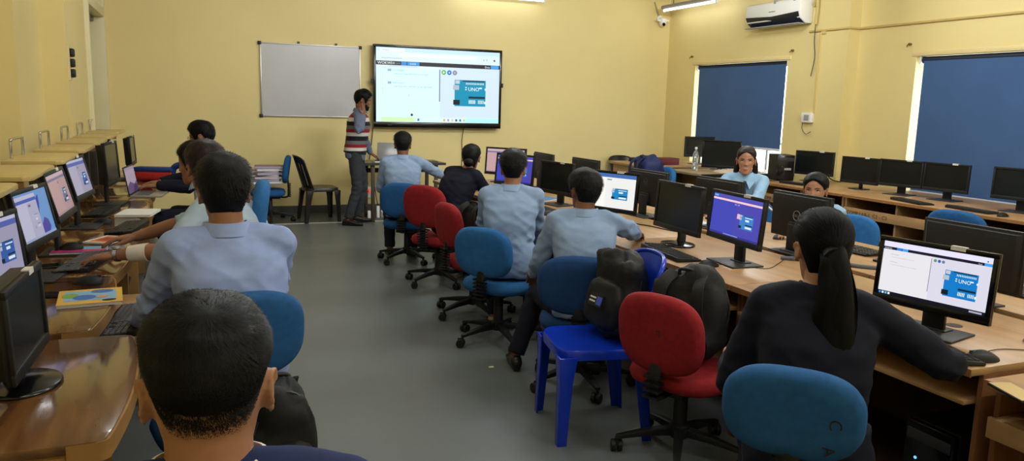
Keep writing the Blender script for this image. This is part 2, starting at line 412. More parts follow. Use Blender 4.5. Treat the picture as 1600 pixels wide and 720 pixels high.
def mouse(label, x, y, z, head, cord=None, group='computer mice'):
    t = thing('computer_mouse', label, 'computer mouse', (x, y, z), head, group)
    if 'm' not in _MO:
        b = MB()
        rings = []
        for i in range(13):
            f = i/12; yy = -.055+.11*f
            w = .031*math.sin(math.pi*min(.97, max(.04, f*.9+.06)))**.45; hh = .036*math.sin(math.pi*min(.96, max(.06, f*.78+.05)))**.7
            rings.append([(w*math.cos(a), yy, max(0, hh*math.sin(a)) if math.sin(a) > 0 else 0) for a in [2*math.pi*k/18 for k in range(18)]])
        b.loft(rings)
        o = b.build('shell', M_BLK, t, 60)
        wl = MB().cyl((-.004, .028, .027), (.004, .028, .027), .009, n=14).build('scroll_wheel', M_KEYG, t, 30)
        bt = MB().bx(-.0008, .0008, .006, .05, .026, .0345).build('button_split', M_DARK, t, 0)
        _MO['m'] = (o, wl, bt)
    else:
        for o in _MO['m']:
            c = o.copy(); COL.objects.link(c); c.parent = t
    if cord:
        Mi = (Matrix.Translation((x, y, z)) @ rotz(-R(head))).inverted()
        pts = [Vector((0, .054, .012))]+[Mi @ Vector((px, py, z+.003)) for px, py in cord]
        MB().tube(smooth_path(pts, 5), .0018, 6).build('cord', M_BLK, t, 60)
    return t
def smooth_path(pts, k=6):
    P = [Vector(p) for p in pts]; out = []
    for i in range(len(P)-1):
        a = P[max(0, i-1)]; b = P[i]; c = P[i+1]; d = P[min(len(P)-1, i+2)]
        for j in range(k):
            t = j/k
            out.append(.5*((2*b)+(c-a)*t+(2*a-5*b+4*c-d)*t*t+(3*b-a-3*c+d)*t*t*t))
    out.append(P[-1]); return out
def cable(name, label, pts, r=.003, m=None, cat='cable', group=None, k=8):
    o = MB().tube(smooth_path(pts, k), r, 7).build(name, m or M_BLK, None, 60)
    return tag(o, label, cat, group)
def tower(label, x, y, z, head, d=(.17, .38, .36), silver=False):
    t = thing('computer_tower', label, 'computer tower', (x, y, z), head)
    a, b, c = d
    MB().bx(-a/2, a/2, -b/2, b/2-.03, 0, c).build('case', M_BLK, t, 30, bevel=.004)
    f = MB(); f.bx(-a/2, a/2, b/2-.03, b/2, 0, c)
    fp_ = f.build('front_panel', M_BLKG, t, 30, bevel=.008)
    MB().bx(-a/2+.012, a/2-.012, b/2-.004, b/2+.003, c-.07, c-.03).build('drive_tray', M_DARK, fp_, 30, bevel=.002)
    MB().cyl((a*.22, b/2-.004, c*.55), (a*.22, b/2+.003, c*.55), .0055, n=16).build('power_button', glow((120, 190, 255), 1.2) if silver else M_KEYG, fp_, 40)
    MB().bx(-a*.3, a*.1, b/2-.002, b/2+.002, c*.42, c*.5).build('badge', M_LOGO, fp_, 0)
    return t

# ------------------------------------------------------------------ seats
def office_chair(label, x, y, head, seat=.45, back=.66, m=None, bh=.33, bw=.43, spin=20., text=None, group='office chairs', tilt=8., m_seat=None):
    t = thing('office_chair', label, 'office chair', (x, y, 0), head, group)
    m = m or M_BLUE; seat -= .05
    for k in range(5):
        a = R(spin+72*k); Mz = rotz(a)
        l = MB(); l.loft([[(-.022, .03, .085), (.022, .03, .085), (.022, .03, .125), (-.022, .03, .125)], [(-.02, .15, .082), (.02, .15, .082), (.02, .15, .112), (-.02, .15, .112)], [(-.014, .29, .066), (.014, .29, .066), (.014, .29, .084), (-.014, .29, .084)]], Mz)
        lg_ = l.build('leg', M_BLK, t, 40, bevel=.004)
        c = MB(); Mc = Mz @ Matrix.Translation((0, .285, 0)) @ rotz(R(35+50*k))
        c.cyl((0, 0, .04), (0, 0, .08), .008, n=8, M=Mc)
        for sx in (-1, 1): c.lathe([(.006, -.01), (.026, -.01), (.028, -.006), (.028, .006), (.026, .01), (.006, .01)], 16, Mc @ Matrix.Translation((sx*.015, -.012, .028)) @ Matrix.Rotation(R(90), 4, 'Y'))
        c.bx(-.006, .006, -.03, .008, .03, .06, Mc)
        c.build('caster', M_BLK, lg_, 40)
    c = MB(); c.lathe([(.04, .075), (.045, .09), (.045, .13), (.032, .14), (.03, .31), (.026, .315)], 20)
    c.build('column', M_BLK, t, 40)
    MB().lathe([(.018, .3), (.018, seat-.07)], 14).build('gas_lift', M_STEEL, t, 40)
    k = MB(); k.bx(-.08, .08, -.13, .1, seat-.08, seat-.045); k.cyl((.08, .03, seat-.07), (.2, .05, seat-.075), .006, n=8); k.ball((.2, .05, seat-.075), (.02, .01, .008))
    k.build('seat_plate', M_BLK, t, 40, bevel=.0)
    s = MB(); s.pad(.46, .43, .085, 3.0, 44, 0, Matrix.Translation((0, .02, seat-.005)) @ Matrix.Rotation(R(90), 4, 'X'))
    s.build('seat', m_seat or m, t, 60)
    bot = back-bh/2
    sb = MB(); pth = smooth_path([(0, -.08, seat-.06), (0, -.19, seat-.068), (0, -.232, seat-.04), (0, -.236, min(seat+.03, bot-.01)), (0, -.225, bot+.05)], 5)
    sb.tube(pth, [.03]*len(pth), 8, flat=.35, up=(0, 0, 1))
    nb_ = max(3, int((bot-.005-(seat-.055))/.018))
    for j in range(nb_):
        z = seat-.055+(bot-.005-(seat-.055))*j/(nb_-1)
        sb.box((0, -.238, z), (.08, .044, .010))
    sb.build('back_support', M_BLK, t, 40)
    Mb = Matrix.Translation((0, -.215, back)) @ Matrix.Rotation(R(tilt), 4, 'X')
    p = MB(); p.pad(bw, bh, .075, 2.75, 52, .28, Mb); br_ = p.build('backrest', m, t, 60)
    if text:
        L = Mb @ Matrix.Translation((0, -.0365, 0)) @ Matrix(((1,0,0,0),(0,0,-1,0),(0,1,0,0),(0,0,0,1)))
        for st, dx, dz, a in text:
            tx = MB(); tx.text(st, .045, L @ Matrix.Translation((dx, dz, .003)) @ rotz(R(a))); tx.build('ink_mark', M_INK, br_, 0)
    return t
def plastic_chair(label, x, y, head, m, slats=False, sc=1.):
    t = thing('plastic_chair', label, 'plastic chair', (x, y, 0), head)
    h = .44*sc
    s = MB()
    def outl(w, d, n=4.5, N=40):
        return [(w/2*math.copysign(abs(math.cos(2*math.pi*k/N))**(2/n), math.cos(2*math.pi*k/N)), d/2*math.copysign(abs(math.sin(2*math.pi*k/N))**(2/n), math.sin(2*math.pi*k/N))) for k in range(N)]
    o = outl(.43, .42)
    rings = [[(a*.94, b*.94, h-.045) for a, b in o], [(a*.995, b*.995, h-.045) for a, b in o], [(a*1.0, b*1.0, h-.012) for a, b in o], [(a*.97, b*.97, h) for a, b in o], [(a*.9, b*.9, h-.002) for a, b in o], [(a*.5, b*.5, h-.014) for a, b in o], [(a*.03, b*.03, h-.016) for a, b in o]]
    under = [[(a*.03, b*.03, h-.026) for a, b in o], [(a*.5, b*.5, h-.024) for a, b in o], [(a*.94, b*.94, h-.016) for a, b in o]]
    s.loft(under+rings); s.build('seat', m, t, 50)
    for sx in (-1, 1):
        for sy in (-1, 1):
            l = MB()
            tx, ty = sx*.175, sy*.17; bx_, by_ = sx*.2, sy*(.19 if sy > 0 else .225)
            def L(cx, cy, w, z):   # angle section opening inwards
                e = .008
                q = [(0, 0), (-w, 0), (-w, -e), (-e*1.4, -e*1.4), (-e, -w), (0, -w)]
                q = [(cx+sx*(w*.5+a), cy+sy*(w*.5+b), z) for a, b in q]
                return q if sx*sy > 0 else q[::-1]
            l.loft([L(bx_, by_, .045, 0), L((tx*2+bx_)/3, (2*ty+by_)/3, .062, h*.66), L(tx, ty, .085, h-.03)])
            l.build('leg', m, t, 40, bevel=.0015)
    b = MB(); N = 16; zt = .86*sc-h
    def curve(u, v):           # u across -1..1, v 0..1 up
        a = u*.95; wx = .2+.012*v
        topz = zt*(1-.13*abs(u)**3)
        return Vector((math.sin(a)/math.sin(.95)*wx, -.2-.12*v+.075*(1-math.cos(a))/(1-math.cos(.95))*1.0, h-.02+topz*v))
    def patch(u0, u1, v0, v1, nu=10, nv=8):
        F = [[curve(u0+(u1-u0)*i/nu, v0+(v1-v0)*j/nv) for i in range(nu+1)] for j in range(nv+1)]
        th = .009; vs = []; fs = []
        for lay in (0, 1):
            for j in range(nv+1):
                for i in range(nu+1): vs.append(F[j][i]+Vector((0, -th*lay, 0)))
        W = nu+1; O = W*(nv+1)
        for j in range(nv):
            for i in range(nu):
                a_ = j*W+i; fs += [(a_, a_+1, a_+W+1, a_+W)[::-1], (O+a_, O+a_+1, O+a_+W+1, O+a_+W)]
        for i in range(nu): fs += [(i, i+1, O+i+1, O+i), (nv*W+i, O+nv*W+i, O+nv*W+i+1, nv*W+i+1)]
        for j in range(nv): fs += [(j*W, O+j*W, O+(j+1)*W, (j+1)*W), (j*W+nu, (j+1)*W+nu, O+(j+1)*W+nu, O+j*W+nu)]
        b.add(vs, fs)
    if slats:
        patch(-1, -.74, 0, 1, 3); patch(.74, 1, 0, 1, 3); patch(-.74, .74, .8, 1, 10, 3); patch(-.74, .74, 0, .14, 10, 2)
        for k in range(5): u = -.56+k*.28; patch(u-.09, u+.09, .14, .8, 2, 6)
    else:
        patch(-1, -.8, 0, 1, 3); patch(.8, 1, 0, 1, 3); patch(-.8, .8, .42, 1, 12, 6); patch(-.8, .8, 0, .1, 10, 2)
    # rolled rim around the back
    rim = [curve(-1, v/8)+Vector((0, -.004, 0)) for v in range(9)]+[curve(-1+2*i/18, 1)+Vector((0, -.004, 0)) for i in range(1, 18)]+[curve(1, 1-v/8)+Vector((0, -.004, 0)) for v in range(9)]
    b.tube(rim, .011, 8)
    b.build('backrest', m, t, 45)
    return t
def backpack(label, x, y, z, head, m, d=(.32, .2, .44), lean=0., seed=1, patch=None, tiltx=0., slump=.0):
    t = thing('backpack', label, 'backpack', (x, y, z), head)
    w, dp, h = d; T = Matrix.Rotation(R(-lean), 4, 'X') @ Matrix.Rotation(R(tiltx), 4, 'Y')
    def lump(c, r, amp, n=36, k=22, ex=.62, sc=9.):
        b = MB(); b.ball(c, r, n, k, None, None, ex)
        out = []
        for v in b.v:
            p = Vector(v); q = noise.noise(p*sc+Vector((seed*7.3, 0, 0)))+.5*noise.noise(p*sc*2.6+Vector((seed*3, 5, 0)))
            dirv = (p-Vector(c)).normalized(); p = p+dirv*q*amp
            f = max(0, (p.z/h)); p.y += slump*f*f; p.z *= (1-.12*slump*4*f)
            p.x *= 1-.22*max(0, f-.55)
            out.append(tuple(T @ p))
        b.v = out; return b
    lump((0, 0, h/2), (w/2, dp/2, h/2), .042).build('bag_body', m, t, 70)
    fk_ = lump((0, dp*.42, h*.33), (w*.4, dp*.25, h*.29), .016); fk_ = fk_.build('front_pocket', m, t, 70)
    hd = MB(); hd.tube([T @ Vector(p) for p in smooth_path([(-.04, -dp*.3, h*.93), (-.035, -dp*.33, h*1.0), (.035, -dp*.33, h*1.0), (.04, -dp*.3, h*.93)], 5)], .008, 8); hd.build('carry_handle', M_BLK, t, 60)
    for sx in (-1, 1):
        st = MB(); pth = smooth_path([(sx*w*.2, -dp*.3, h*.96), (sx*w*.25, -dp*.62, h*.8), (sx*w*.3, -dp*.66, h*.45), (sx*w*.36, -dp*.5, h*.12)], 7)
        st.tube([T @ p for p in pth], .03, 10, flat=.22, up=(0, 1, 0)); st.build('shoulder_strap', m, t, 60)
    zp = MB(); zp.tube([T @ Vector((w*.46*math.sin(a), dp*.2+.01, h*.5+h*.47*math.cos(a))) for a in [-2+4*i/24 for i in range(25)]], .004, 6); zp.build('zip', M_DARK, t, 60)
    if patch:
        p = MB(); q = T @ Matrix.Translation((0, dp*.42+dp*.25+.022, h*.33))
        p.bx(-.055, .055, -.012, .002, -.03, .03, q, 0); p.bx(-.05, -.01, 0, .004, -.02, .02, q, 1); p.bx(.0, .048, 0, .004, .006, .014, q, 2); p.bx(.0, .048, 0, .004, -.012, -.004, q, 2)
        p.build('brand_patch', [M_BLK, mat('patch_blue', (70, 84, 190), .6), M_STICK], fk_, 0)
    return t
# ------------------------------------------------------------------ people
HZ = np.array([-.121,-.114,-.098,-.072,-.040,-.008,.025,.055,.082,.102,.114,.120])
HW = np.array([.014,.034,.049,.058,.064,.069,.0735,.074,.067,.050,.030,.008])
HF = np.array([.070,.084,.090,.091,.089,.089,.091,.089,.078,.058,.033,.008])
HB = np.array([.030,.000,-.036,-.066,-.086,-.098,-.104,-.100,-.086,-.062,-.036,-.010])
def head_pt(phi, z, off=0.):
    """phi from the front (0) round to the back (pi)"""
    w = np.interp(z, HZ, HW)+off; f = np.interp(z, HZ, HF)+off; b = np.interp(z, HZ, HB)-off
    yc = (f+b)/2; a = (f-b)/2
    sx, cy = np.sin(phi), np.cos(phi); n = 2/2.25
    x = np.sign(sx)*np.abs(sx)**n*w; y = yc+np.sign(cy)*np.abs(cy)**n*a
    return x, y
def face_bumps(x, z, fem):
    g = lambda a, s: np.exp(-(a/s)**2)
    ax = np.abs(x); d = 0
    t = np.clip((.022-z)/.052, 0, 1); nz = np.where(z > -.030, t*.021+.003*(z < .03), np.clip((-.030+.018+.0-(-z-.030)*1.-.018)/.014+1, 0, 1)*.024)
    nz = np.where(z > .03, 0, nz)
    d = d+nz*(.78 if fem else 1)*g(x, .0085+.006*t)
    d = d+.006*g(ax-.011, .006)*g(z+.033, .009)
    d = d-.011*g(ax-.031, .014)*g(z-.006, .010)
    d = d+(.002 if fem else .0045)*g(ax-.03, .02)*g(z-.027, .007)
    d = d+.007*g(x, .021)*g(z+.064, .006)+.007*g(x, .018)*g(z+.078, .006)-.003*g(x, .022)*g(z+.0705, .0022)
    d = d+.006*g(x, .018)*g(z+.102, .012)+.004*g(ax-.042, .016)*g(z+.022, .016)
    return d
def head_grid(mb, T, s, fem):
    NP, NZ = 64, 64
    zs = -.121+.241*(np.sin(np.linspace(-math.pi/2, math.pi/2, NZ))*.5+.5)
    ph = np.linspace(0, 2*math.pi, NP, endpoint=False); rings = []
    for z in zs:
        x, y = head_pt(ph, z); fr = np.cos(ph) > 0
        y = y+np.where(fr, face_bumps(x, z, fem)*np.clip(np.cos(ph)*3, 0, 1), 0)
        if z < .0 and fem: x = x*(1-.12*min(1, -z/.08))
        rings.append([T @ Vector((a*s, b*s, z*s)) for a, b in zip(x, y)])
    mb.loft(rings)
    for sx in (-1, 1):   # ears
        E = T @ Matrix.Translation((sx*.073*s, -.012*s, -.008*s)) @ Matrix.Rotation(R(sx*-18), 4, 'Z') @ Matrix.Rotation(R(8), 4, 'X')
        mb.ball((sx*.005*s, 0, 0), (.0075*s, .016*s, .030*s), 14, 10, E)
        rim = [(sx*.013*s, (.002-.017*math.cos(a))*s*1.0, (.006+.026*math.sin(a))*s) for a in [R(-50+q*22) for q in range(11)]]
        mb.tube(rim, [.0042*s]*11, 8, E, ends=True); mb.ball((sx*.006*s, .004*s, -.026*s), (.006*s, .008*s, .009*s), 10, 8, E)
def interp_chain(pts, rad, k=5):
    P = smooth_path(pts, k); rr = []
    rad = list(rad)
    for i in range(len(rad)-1):
        for j in range(k):
            t = j/k; t = t*t*(3-2*t)*.5+t*.5
            rr.append(rad[i]+(rad[i+1]-rad[i])*t)
    rr.append(rad[-1]); return P, rr
def hand(mb, M, side, curl=.5, s=1., spread=1.):
    """M maps the hand frame: +y along the fingers, +z back of the hand, thumb at x = -side"""
    th = -side
    mb.ball((0, .045*s, 0), (.04*s, .052*s, .0155*s), 18, 10, M, None, .72)
    mb.tube([(0, -.03*s, 0), (0, .012*s, 0), (0, .04*s, 0)], [.025*s, .027*s, .03*s], 12, M, flat=.66, ends=True, up=(0, 0, 1))
    for i, (o, L, r0) in enumerate(((.030, .074, .0088), (.0105, .082, .0092), (-.0095, .076, .0088), (-.0285, .06, .0078))):
        x = th*o*s; y = .085*s-(.012*s if i == 3 else .004*s if i == 0 else 0); z = 0.; a = -.12-curl*.25
        p = [(x, y-.03*s, .0), (x, y, 0.003*s)]; r = [r0*s*1.05, r0*s*1.08]; xs = th*o*.28*spread
        for L_, c in ((.46, curl*.7), (.3, curl*.9), (.24, curl*.6)):
            y += math.cos(a)*L*L_*s; z += math.sin(a)*L*L_*s; x += xs*L*L_*s*3; p.append((x, y, z)); a -= c; r.append(r[-1]*.92)
        mb.tube(p, r, 10, M, ends=True)
    x, y = th*.026*s, .018*s
    mb.tube([(x*.5, y*.6, -.004*s), (x+th*.012*s, y+.018*s, -.01*s), (x+th*.03*s, y+.046*s, -.016*s), (x+th*.034*s, y+.072*s, -.022*s)], [.014*s, .0135*s, .0108*s, .0085*s], 10, M, ends=True)
def remesh(mb, vox, sm=5, fac=.5):
    me = bpy.data.meshes.new('tmp'); me.from_pydata(mb.v, [], mb.f)
    bm = bmesh.new(); bm.from_mesh(me); bmesh.ops.recalc_face_normals(bm, faces=bm.faces[:]); bm.to_mesh(me); bm.free()
    ob = bpy.data.objects.new('tmp', me); COL.objects.link(ob)
    r = ob.modifiers.new('r', 'REMESH'); r.mode = 'VOXEL'; r.voxel_size = vox
    if sm:
        q = ob.modifiers.new('s', 'SMOOTH'); q.factor = fac; q.iterations = sm
    out = bpy.data.meshes.new_from_object(ob.evaluated_get(bpy.context.evaluated_depsgraph_get()))
    bpy.data.objects.remove(ob); bpy.data.meshes.remove(me)
    return out
def put(me, name, mats, parent, M=None):
    me.name = name; me.materials.clear()
    for m in (mats if isinstance(mats, (list, tuple)) else [mats]): me.materials.append(m)
    me.polygons.foreach_set('use_smooth', np.ones(len(me.polygons), dtype=bool)); me.update()
    o = bpy.data.objects.new(name, me); COL.objects.link(o); o.parent = parent
    return o
def coords(me):
    a = np.empty(len(me.vertices)*3, dtype=np.float32); me.vertices.foreach_get('co', a); return a.reshape(-1, 3)
def norms(me):
    a = np.empty(len(me.vertices)*3, dtype=np.float32); me.vertices.foreach_get('normal', a); return a.reshape(-1, 3)
def folds(me, amp, seed, joints=()):
    """soft cloth folds: stretched noise, stronger near the joints"""
    c = coords(me); n = norms(me); h = np.empty(len(c), dtype=np.float32)
    J = [np.array(j) for j in joints]
    for i, p in enumerate(c):
        x, y, z = p
        a = noise.noise((x*7+seed, y*7, z*16+x*9)); b = noise.noise((x*15, y*15+seed, z*26-x*14))
        h[i] = -abs(a)*1.9+.7*b+.42
    w = np.full(len(c), .55, dtype=np.float32)
    for j in J: w += 1.1*np.exp(-((c-j)**2).sum(1)/.012)
    c = c+n*(h*w*amp)[:, None]
    me.vertices.foreach_set('co', c.astype(np.float32).ravel()); me.update()
SKIN = {'tan': (146, 101, 76), 'brown': (122, 80, 58), 'fair': (166, 120, 94), 'dark': (98, 64, 48)}
def skin(k): return mat('skin_'+k, SKIN[k], .5, var=(18, .08), bump=(120, .08, .001), spec=.35)
M_LIP = mat('lips', (140, 84, 70), .45)
M_EYEW = mat('eye_white', (214, 208, 200), .25); M_IRIS = mat('dark_iris', (30, 20, 16), .15)
M_HAIR = mat('black_hair', (8, 9, 11), .5, var=(90, .3), stretch=(1, 1, .15), spec=.2)
M_HAIRD = mat('deep_black_hair', (8, 8, 9), .55, var=(90, .4), stretch=(1, 1, .15), spec=.1)
M_HAIRB = mat('brown_black_hair', (34, 22, 21), .5, var=(60, .5), stretch=(1, 1, .2), spec=.25)
def cloth(name, col, k=.05, rough=.85): return mat(name, col, rough, var=(14, k), bump=(5, .35, .025), stretch=(1, 1, 2.2), spec=.25)
M_SHIRT = cloth('light_blue_shirt', (134, 156, 188)); M_SHIRTP = cloth('pale_blue_shirt', (164, 182, 200)); M_SHIRTB = cloth('periwinkle_shirt', (144, 162, 210)); M_SHIRTG = cloth('sky_blue_uniform', (140, 174, 204))
M_NAVY = cloth('navy_blazer', (13, 17, 33), .12); M_NAVYB = cloth('blue_blazer', (32, 44, 88), .1); M_BLKC = cloth('black_jacket', (24, 24, 30), .1)
M_TROU = cloth('navy_trousers', (26, 29, 44), .12); M_TROUG = cloth('charcoal_trousers', (52, 55, 60), .1)
M_SHOE = mat('black_shoe', (22, 20, 20), .35); M_SHOEB = mat('tan_shoe', (150, 134, 116), .6); M_SOLE = mat('shoe_sole', (50, 46, 42), .7)
HAIRLINE = {'short': ([0, .45, .75, .98, 1.12, 1.3, 1.5, 1.72, 2.0, 2.4, 3.15], [.074, .068, .055, .04, -.025, -.03, .012, .02, -.02, -.058, -.072]),
            'low':   ([0, .45, .75, .98, 1.12, 1.3, 1.5, 1.72, 2.0, 2.4, 3.15], [.074, .068, .055, .035, -.03, -.035, .012, .014, -.04, -.085, -.1]),
            'fade':  ([0, .45, .75, .98, 1.12, 1.3, 1.5, 1.72, 2.0, 2.4, 3.15], [.074, .068, .055, .04, -.02, -.02, .016, .022, .0, -.046, -.058]),
            'girl':  ([0, .3, .6, .9, 1.2, 1.5, 1.7, 2.0, 2.4, 3.15], [.082, .074, .056, .04, .012, .014, .008, -.03, -.085, -.1])}
def hair_cap(T, s, style, thick, parent, m, seed, strands=0, slen=.03, swid=.0016, top=1.5, amp=.004, whorl=(.0, -.06), lift=.22, back=False, fade=False):
    A, B = HAIRLINE[style]; NP, NZ = 72, 26; mb = MB()
    def pt(ph, k, off):
        a = ph if ph <= math.pi else 2*math.pi-ph
        z0 = np.interp(a, A, B); u = k/(NZ-1); z = z0+(.1195-z0)*(1-(1-u)**1.6)
        e = off*(min(1, u*5)*.75+.25)*(1+(top-1)*u)
        x, y = head_pt(np.array(ph), z, e*(1-u**5))
        zz = z+e*u*1.15
        q = noise.noise((x*22+seed, y*22, zz*22))*amp*min(1, u*4)
        return Vector((float(x)*(1+q*9), float(y)+q*float(np.sign(y)), zz+q))*s
    lo = 5 if fade else 0
    outer = [[pt(2*math.pi*i/NP, k, thick) for i in range(NP)] for k in range(NZ)]
    inner = [[pt(2*math.pi*i/NP, k, -.004) for i in range(NP)] for k in range(NZ)]
    if fade:
        for k in range(9):
            f = .0025+(thick-.0025)*(k/9)**1.3; outer[k] = [pt(2*math.pi*i/NP, k, f) for i in range(NP)]
        outer[lo] = [inner[lo][i]*.4+outer[lo][i]*.6 for i in range(NP)]
    mb.loft([[T @ p for p in r] for r in inner[lo:][::-1]]+[[T @ p for p in r] for r in outer[lo:]], None, True)
    if strands:
        rg = np.random.default_rng(seed+11); W = Vector((whorl[0], whorl[1], .12))*s
        for n_ in range(strands+(28000 if fade else 0)):
            fine = n_ >= strands
            i = rg.uniform(0, NP); k = (NZ-1)*(rg.uniform(0, 1)**(1.25 if fade else .8))*.985
            if fine: k = (NZ-1)*.42*rg.uniform(0, 1)**.8
            i0 = int(i) % NP; k0 = int(k); fi = i-int(i); fk = k-k0; i1 = (i0+1) % NP; k1 = min(NZ-1, k0+1)
            p = (outer[k0][i0]*(1-fi)+outer[k0][i1]*fi)*(1-fk)+(outer[k1][i0]*(1-fi)+outer[k1][i1]*fi)*fk
            nrm = p.normalized(); d = (p-W); d = d-nrm*d.dot(nrm)
            d = d.normalized() if d.length > 1e-5 else Vector((1, 0, 0))
            if back:
                d = Vector((0, -.105, .02))*s-p; d = d-nrm*d.dot(nrm); d = d.normalized() if d.length > 1e-5 else Vector((0, -1, 0))
            sw = nrm.cross(d); d = (d+sw*((0 if back else .35)+rg.normal()*(.08 if back else .3))+nrm*lift*(1+.55*rg.normal())).normalized()
            kk_ = k/(NZ-1); L = slen*s*(.6+.6*rg.random())*((.10+.9*min(1, kk_*2.0)**1.6) if fade else (.35+.65*min(1, kk_*2.2))); wv = sw*swid*s*.5*(min(1, .3+kk_*1.6) if fade else 1)
            if fine: L = (.003+.016*kk_)*s; wv = sw*.00034*s
            p0 = p-nrm*.003*s; p1 = p0+d*L*.5+nrm*.0015*s; p2 = p0+d*L-nrm*L*.18
            mb.add([T @ q for q in (p0-wv, p0+wv, p1+wv*.7, p1-wv*.7, p2)], [(0,1,2,3), (3,2,4)])
    return mb.build('hair', m, parent, 60, fixn=False)
def strand_lock(pts, rad, n_str, seed, wid=.003, jit=1.):
    """long hair: a soft core with many strands following it"""
    mb = MB(); P, rr = interp_chain(pts, rad, 6); mb.tube(P, rr, 14, ends=True, flat=.75, up=(0, 1, 0))
    rg = np.random.default_rng(seed)
    for _ in range(n_str):
        a = rg.uniform(0, 6.283); st = rg.integers(0, max(1, len(P)-10)); k = min(len(P), st+int(rg.integers(9, 20)))
        prev = []
        for i in range(st, k):
            r = rr[i]*(1.02+.06*jit*math.sin(i*.6+a*3)); off = Vector((math.cos(a)*r, math.sin(a)*r*.8, 0))
            prev.append(P[i]+off)
            a += .02*jit
        if len(prev) < 3: continue
        o = len(mb.v)
        tw = Vector((-math.sin(a), math.cos(a), 0))*wid*.5
        vs = []
        for i, p in enumerate(prev):
            f = 1-(i/(len(prev)-1))**3; vs += [p-tw*f, p+tw*f]
        mb.add(vs, [(2*i, 2*i+1, 2*i+3, 2*i+2) for i in range(len(prev)-1)])
    return mb
def ik(S, W, l1, l2, hint):
    d = W-S; L = min(d.length, (l1+l2)*.995); d = d.normalized(); W2 = S+d*L
    a = (l1*l1-l2*l2+L*L)/(2*L); h = math.sqrt(max(0, l1*l1-a*a))
    v = hint-d*hint.dot(d); v = v.normalized() if v.length > 1e-4 else d.orthogonal()
    return S+d*a+v*h, W2
def person(label, x, y, head, seat=.45, s=1., lean=6., side=0., hyaw=0., hpitch=0., hroll=0., hands=None, palms=None, curl=(.5, .5), elbow=None, top='shirt', mtop=None, mtrou=None, mshoe=None,
           sk='brown', fem=False, hair='short', mhair=None, thick=.012, strands=1500, slen=.026, swid=.002, sleeves=None, stand=False, feet=None, knees=None, seed=1, vox=.0065, cvox=.009, twist=0., collar=None, extra=None, neck=0., hairtop=1.5, glasses=False, beard=False, face=False, fold=.007, whorl=(0, -.06), fade=False):
    t = thing('person', label, 'person', (x, y, 0), head)
    Mw = Matrix.Translation((x, y, 0)) @ rotz(-R(head)); Mi = Mw.inverted()
    V = Vector
    sh = (.148 if fem else .166)*s; k = s
    pelvis = V((0, 0, (.93*s if stand else seat+.105*s)))
    Ax = Matrix.Rotation(-R(lean), 3, 'X'); Az = Matrix.Rotation(R(side), 3, 'Y'); Tw = Matrix.Rotation(-R(twist), 3, 'Z')
    curve = [(0, 0), (.0, .135), (.005, .28), (.0, .42), (.004, .525)] if stand else [(0, 0), (-.03, .13), (-.035, .28), (-.01, .425), (.035, .52)]
    sp = [pelvis+Az @ (Ax @ V((0, a*k, b*k))) for a, b in curve]
    rt = [V((1, 0, 0)).lerp(Tw @ V((1, 0, 0)), min(1, i/3)) for i in range(5)]
    rt = [(Az @ r).normalized() for r in rt]
    fw = [(Ax @ (Tw if i > 1 else Matrix.Identity(3)) @ V((0, 1, 0))) for i in range(5)]
    upv = (sp[4]-sp[2]).normalized()
    nb = sp[4]; chest = sp[3]
    # head
    Hm = Matrix.Rotation(-R(hyaw), 4, 'Z') @ Matrix.Rotation(R(hroll), 4, 'Y') @ Matrix.Rotation(-R(hpitch), 4, 'X')
    hc = nb+(Az @ (Ax @ V((0, .012, .085))))*k+V((0, .012*k, (.043+neck)*k))
    T = Matrix.Translation(hc) @ Hm
    hs = k*(.96 if fem else 1.0)
    body = MB(); head_grid(body, T, hs, fem)
    nr = (.048 if fem else .057)*k
    nk = T @ V((0, -.03*k, -.045*k))
    P, rr = interp_chain([nb-upv*.05*k, nb+V((0, .0, .02*k)), nk], [nr*1.25, nr*1.0, nr*.98]); body.tube(P, rr, 18, ends=True)
    def torso(mb, rings, off=0.):
        L = []
        for (i, w, d, dz) in rings:
            i0 = int(i); f = i-i0; i1 = min(4, i0+1)
            c = sp[i0].lerp(sp[i1], f)+V((0, 0, dz)); r_ = rt[i0].lerp(rt[i1], f).normalized(); f_ = fw[i0].lerp(fw[i1], f).normalized()
            ring = []
            for q in range(32):
                a = 2*math.pi*q/32; ca, sa = math.cos(a), math.sin(a)
                ring.append(c+r_*(math.copysign(abs(ca)**.8, ca)*(w*k+off))+f_*(math.copysign(abs(sa)**.8, sa)*(d*k+off)))
            L.append(ring)
        mb.loft(L)
    if fem: TR = [(-.0, .155, .11, -.09*k), (0, .168, .12, -.02*k), (.5, .155, .108, 0), (1.1, .128, .095, 0), (2, .14, .112, 0), (2.6, .148, .115, 0), (3.1, .15, .09, 0), (3.55, .115, .07, 0), (3.85, .065, .055, 0)]
    else: TR = [(-.0, .15, .11, -.09*k), (0, .163, .12, -.02*k), (.5, .16, .115, 0), (1.1, .15, .11, 0), (2, .165, .12, 0), (2.6, .175, .122, 0), (3.1, .172, .098, 0), (3.55, .125, .075, 0), (3.85, .07, .06, 0)]
    torso(body, TR, -.012)
    SHL = [nb.lerp(sp[3], .62)+rt[3]*(sd*sh)+V((0, -.005*k, .008*k)) for sd in (-1, 1)]
    l1, l2 = .285*k, .255*k
    if hands is None: hands = (None, None)
    arms = []
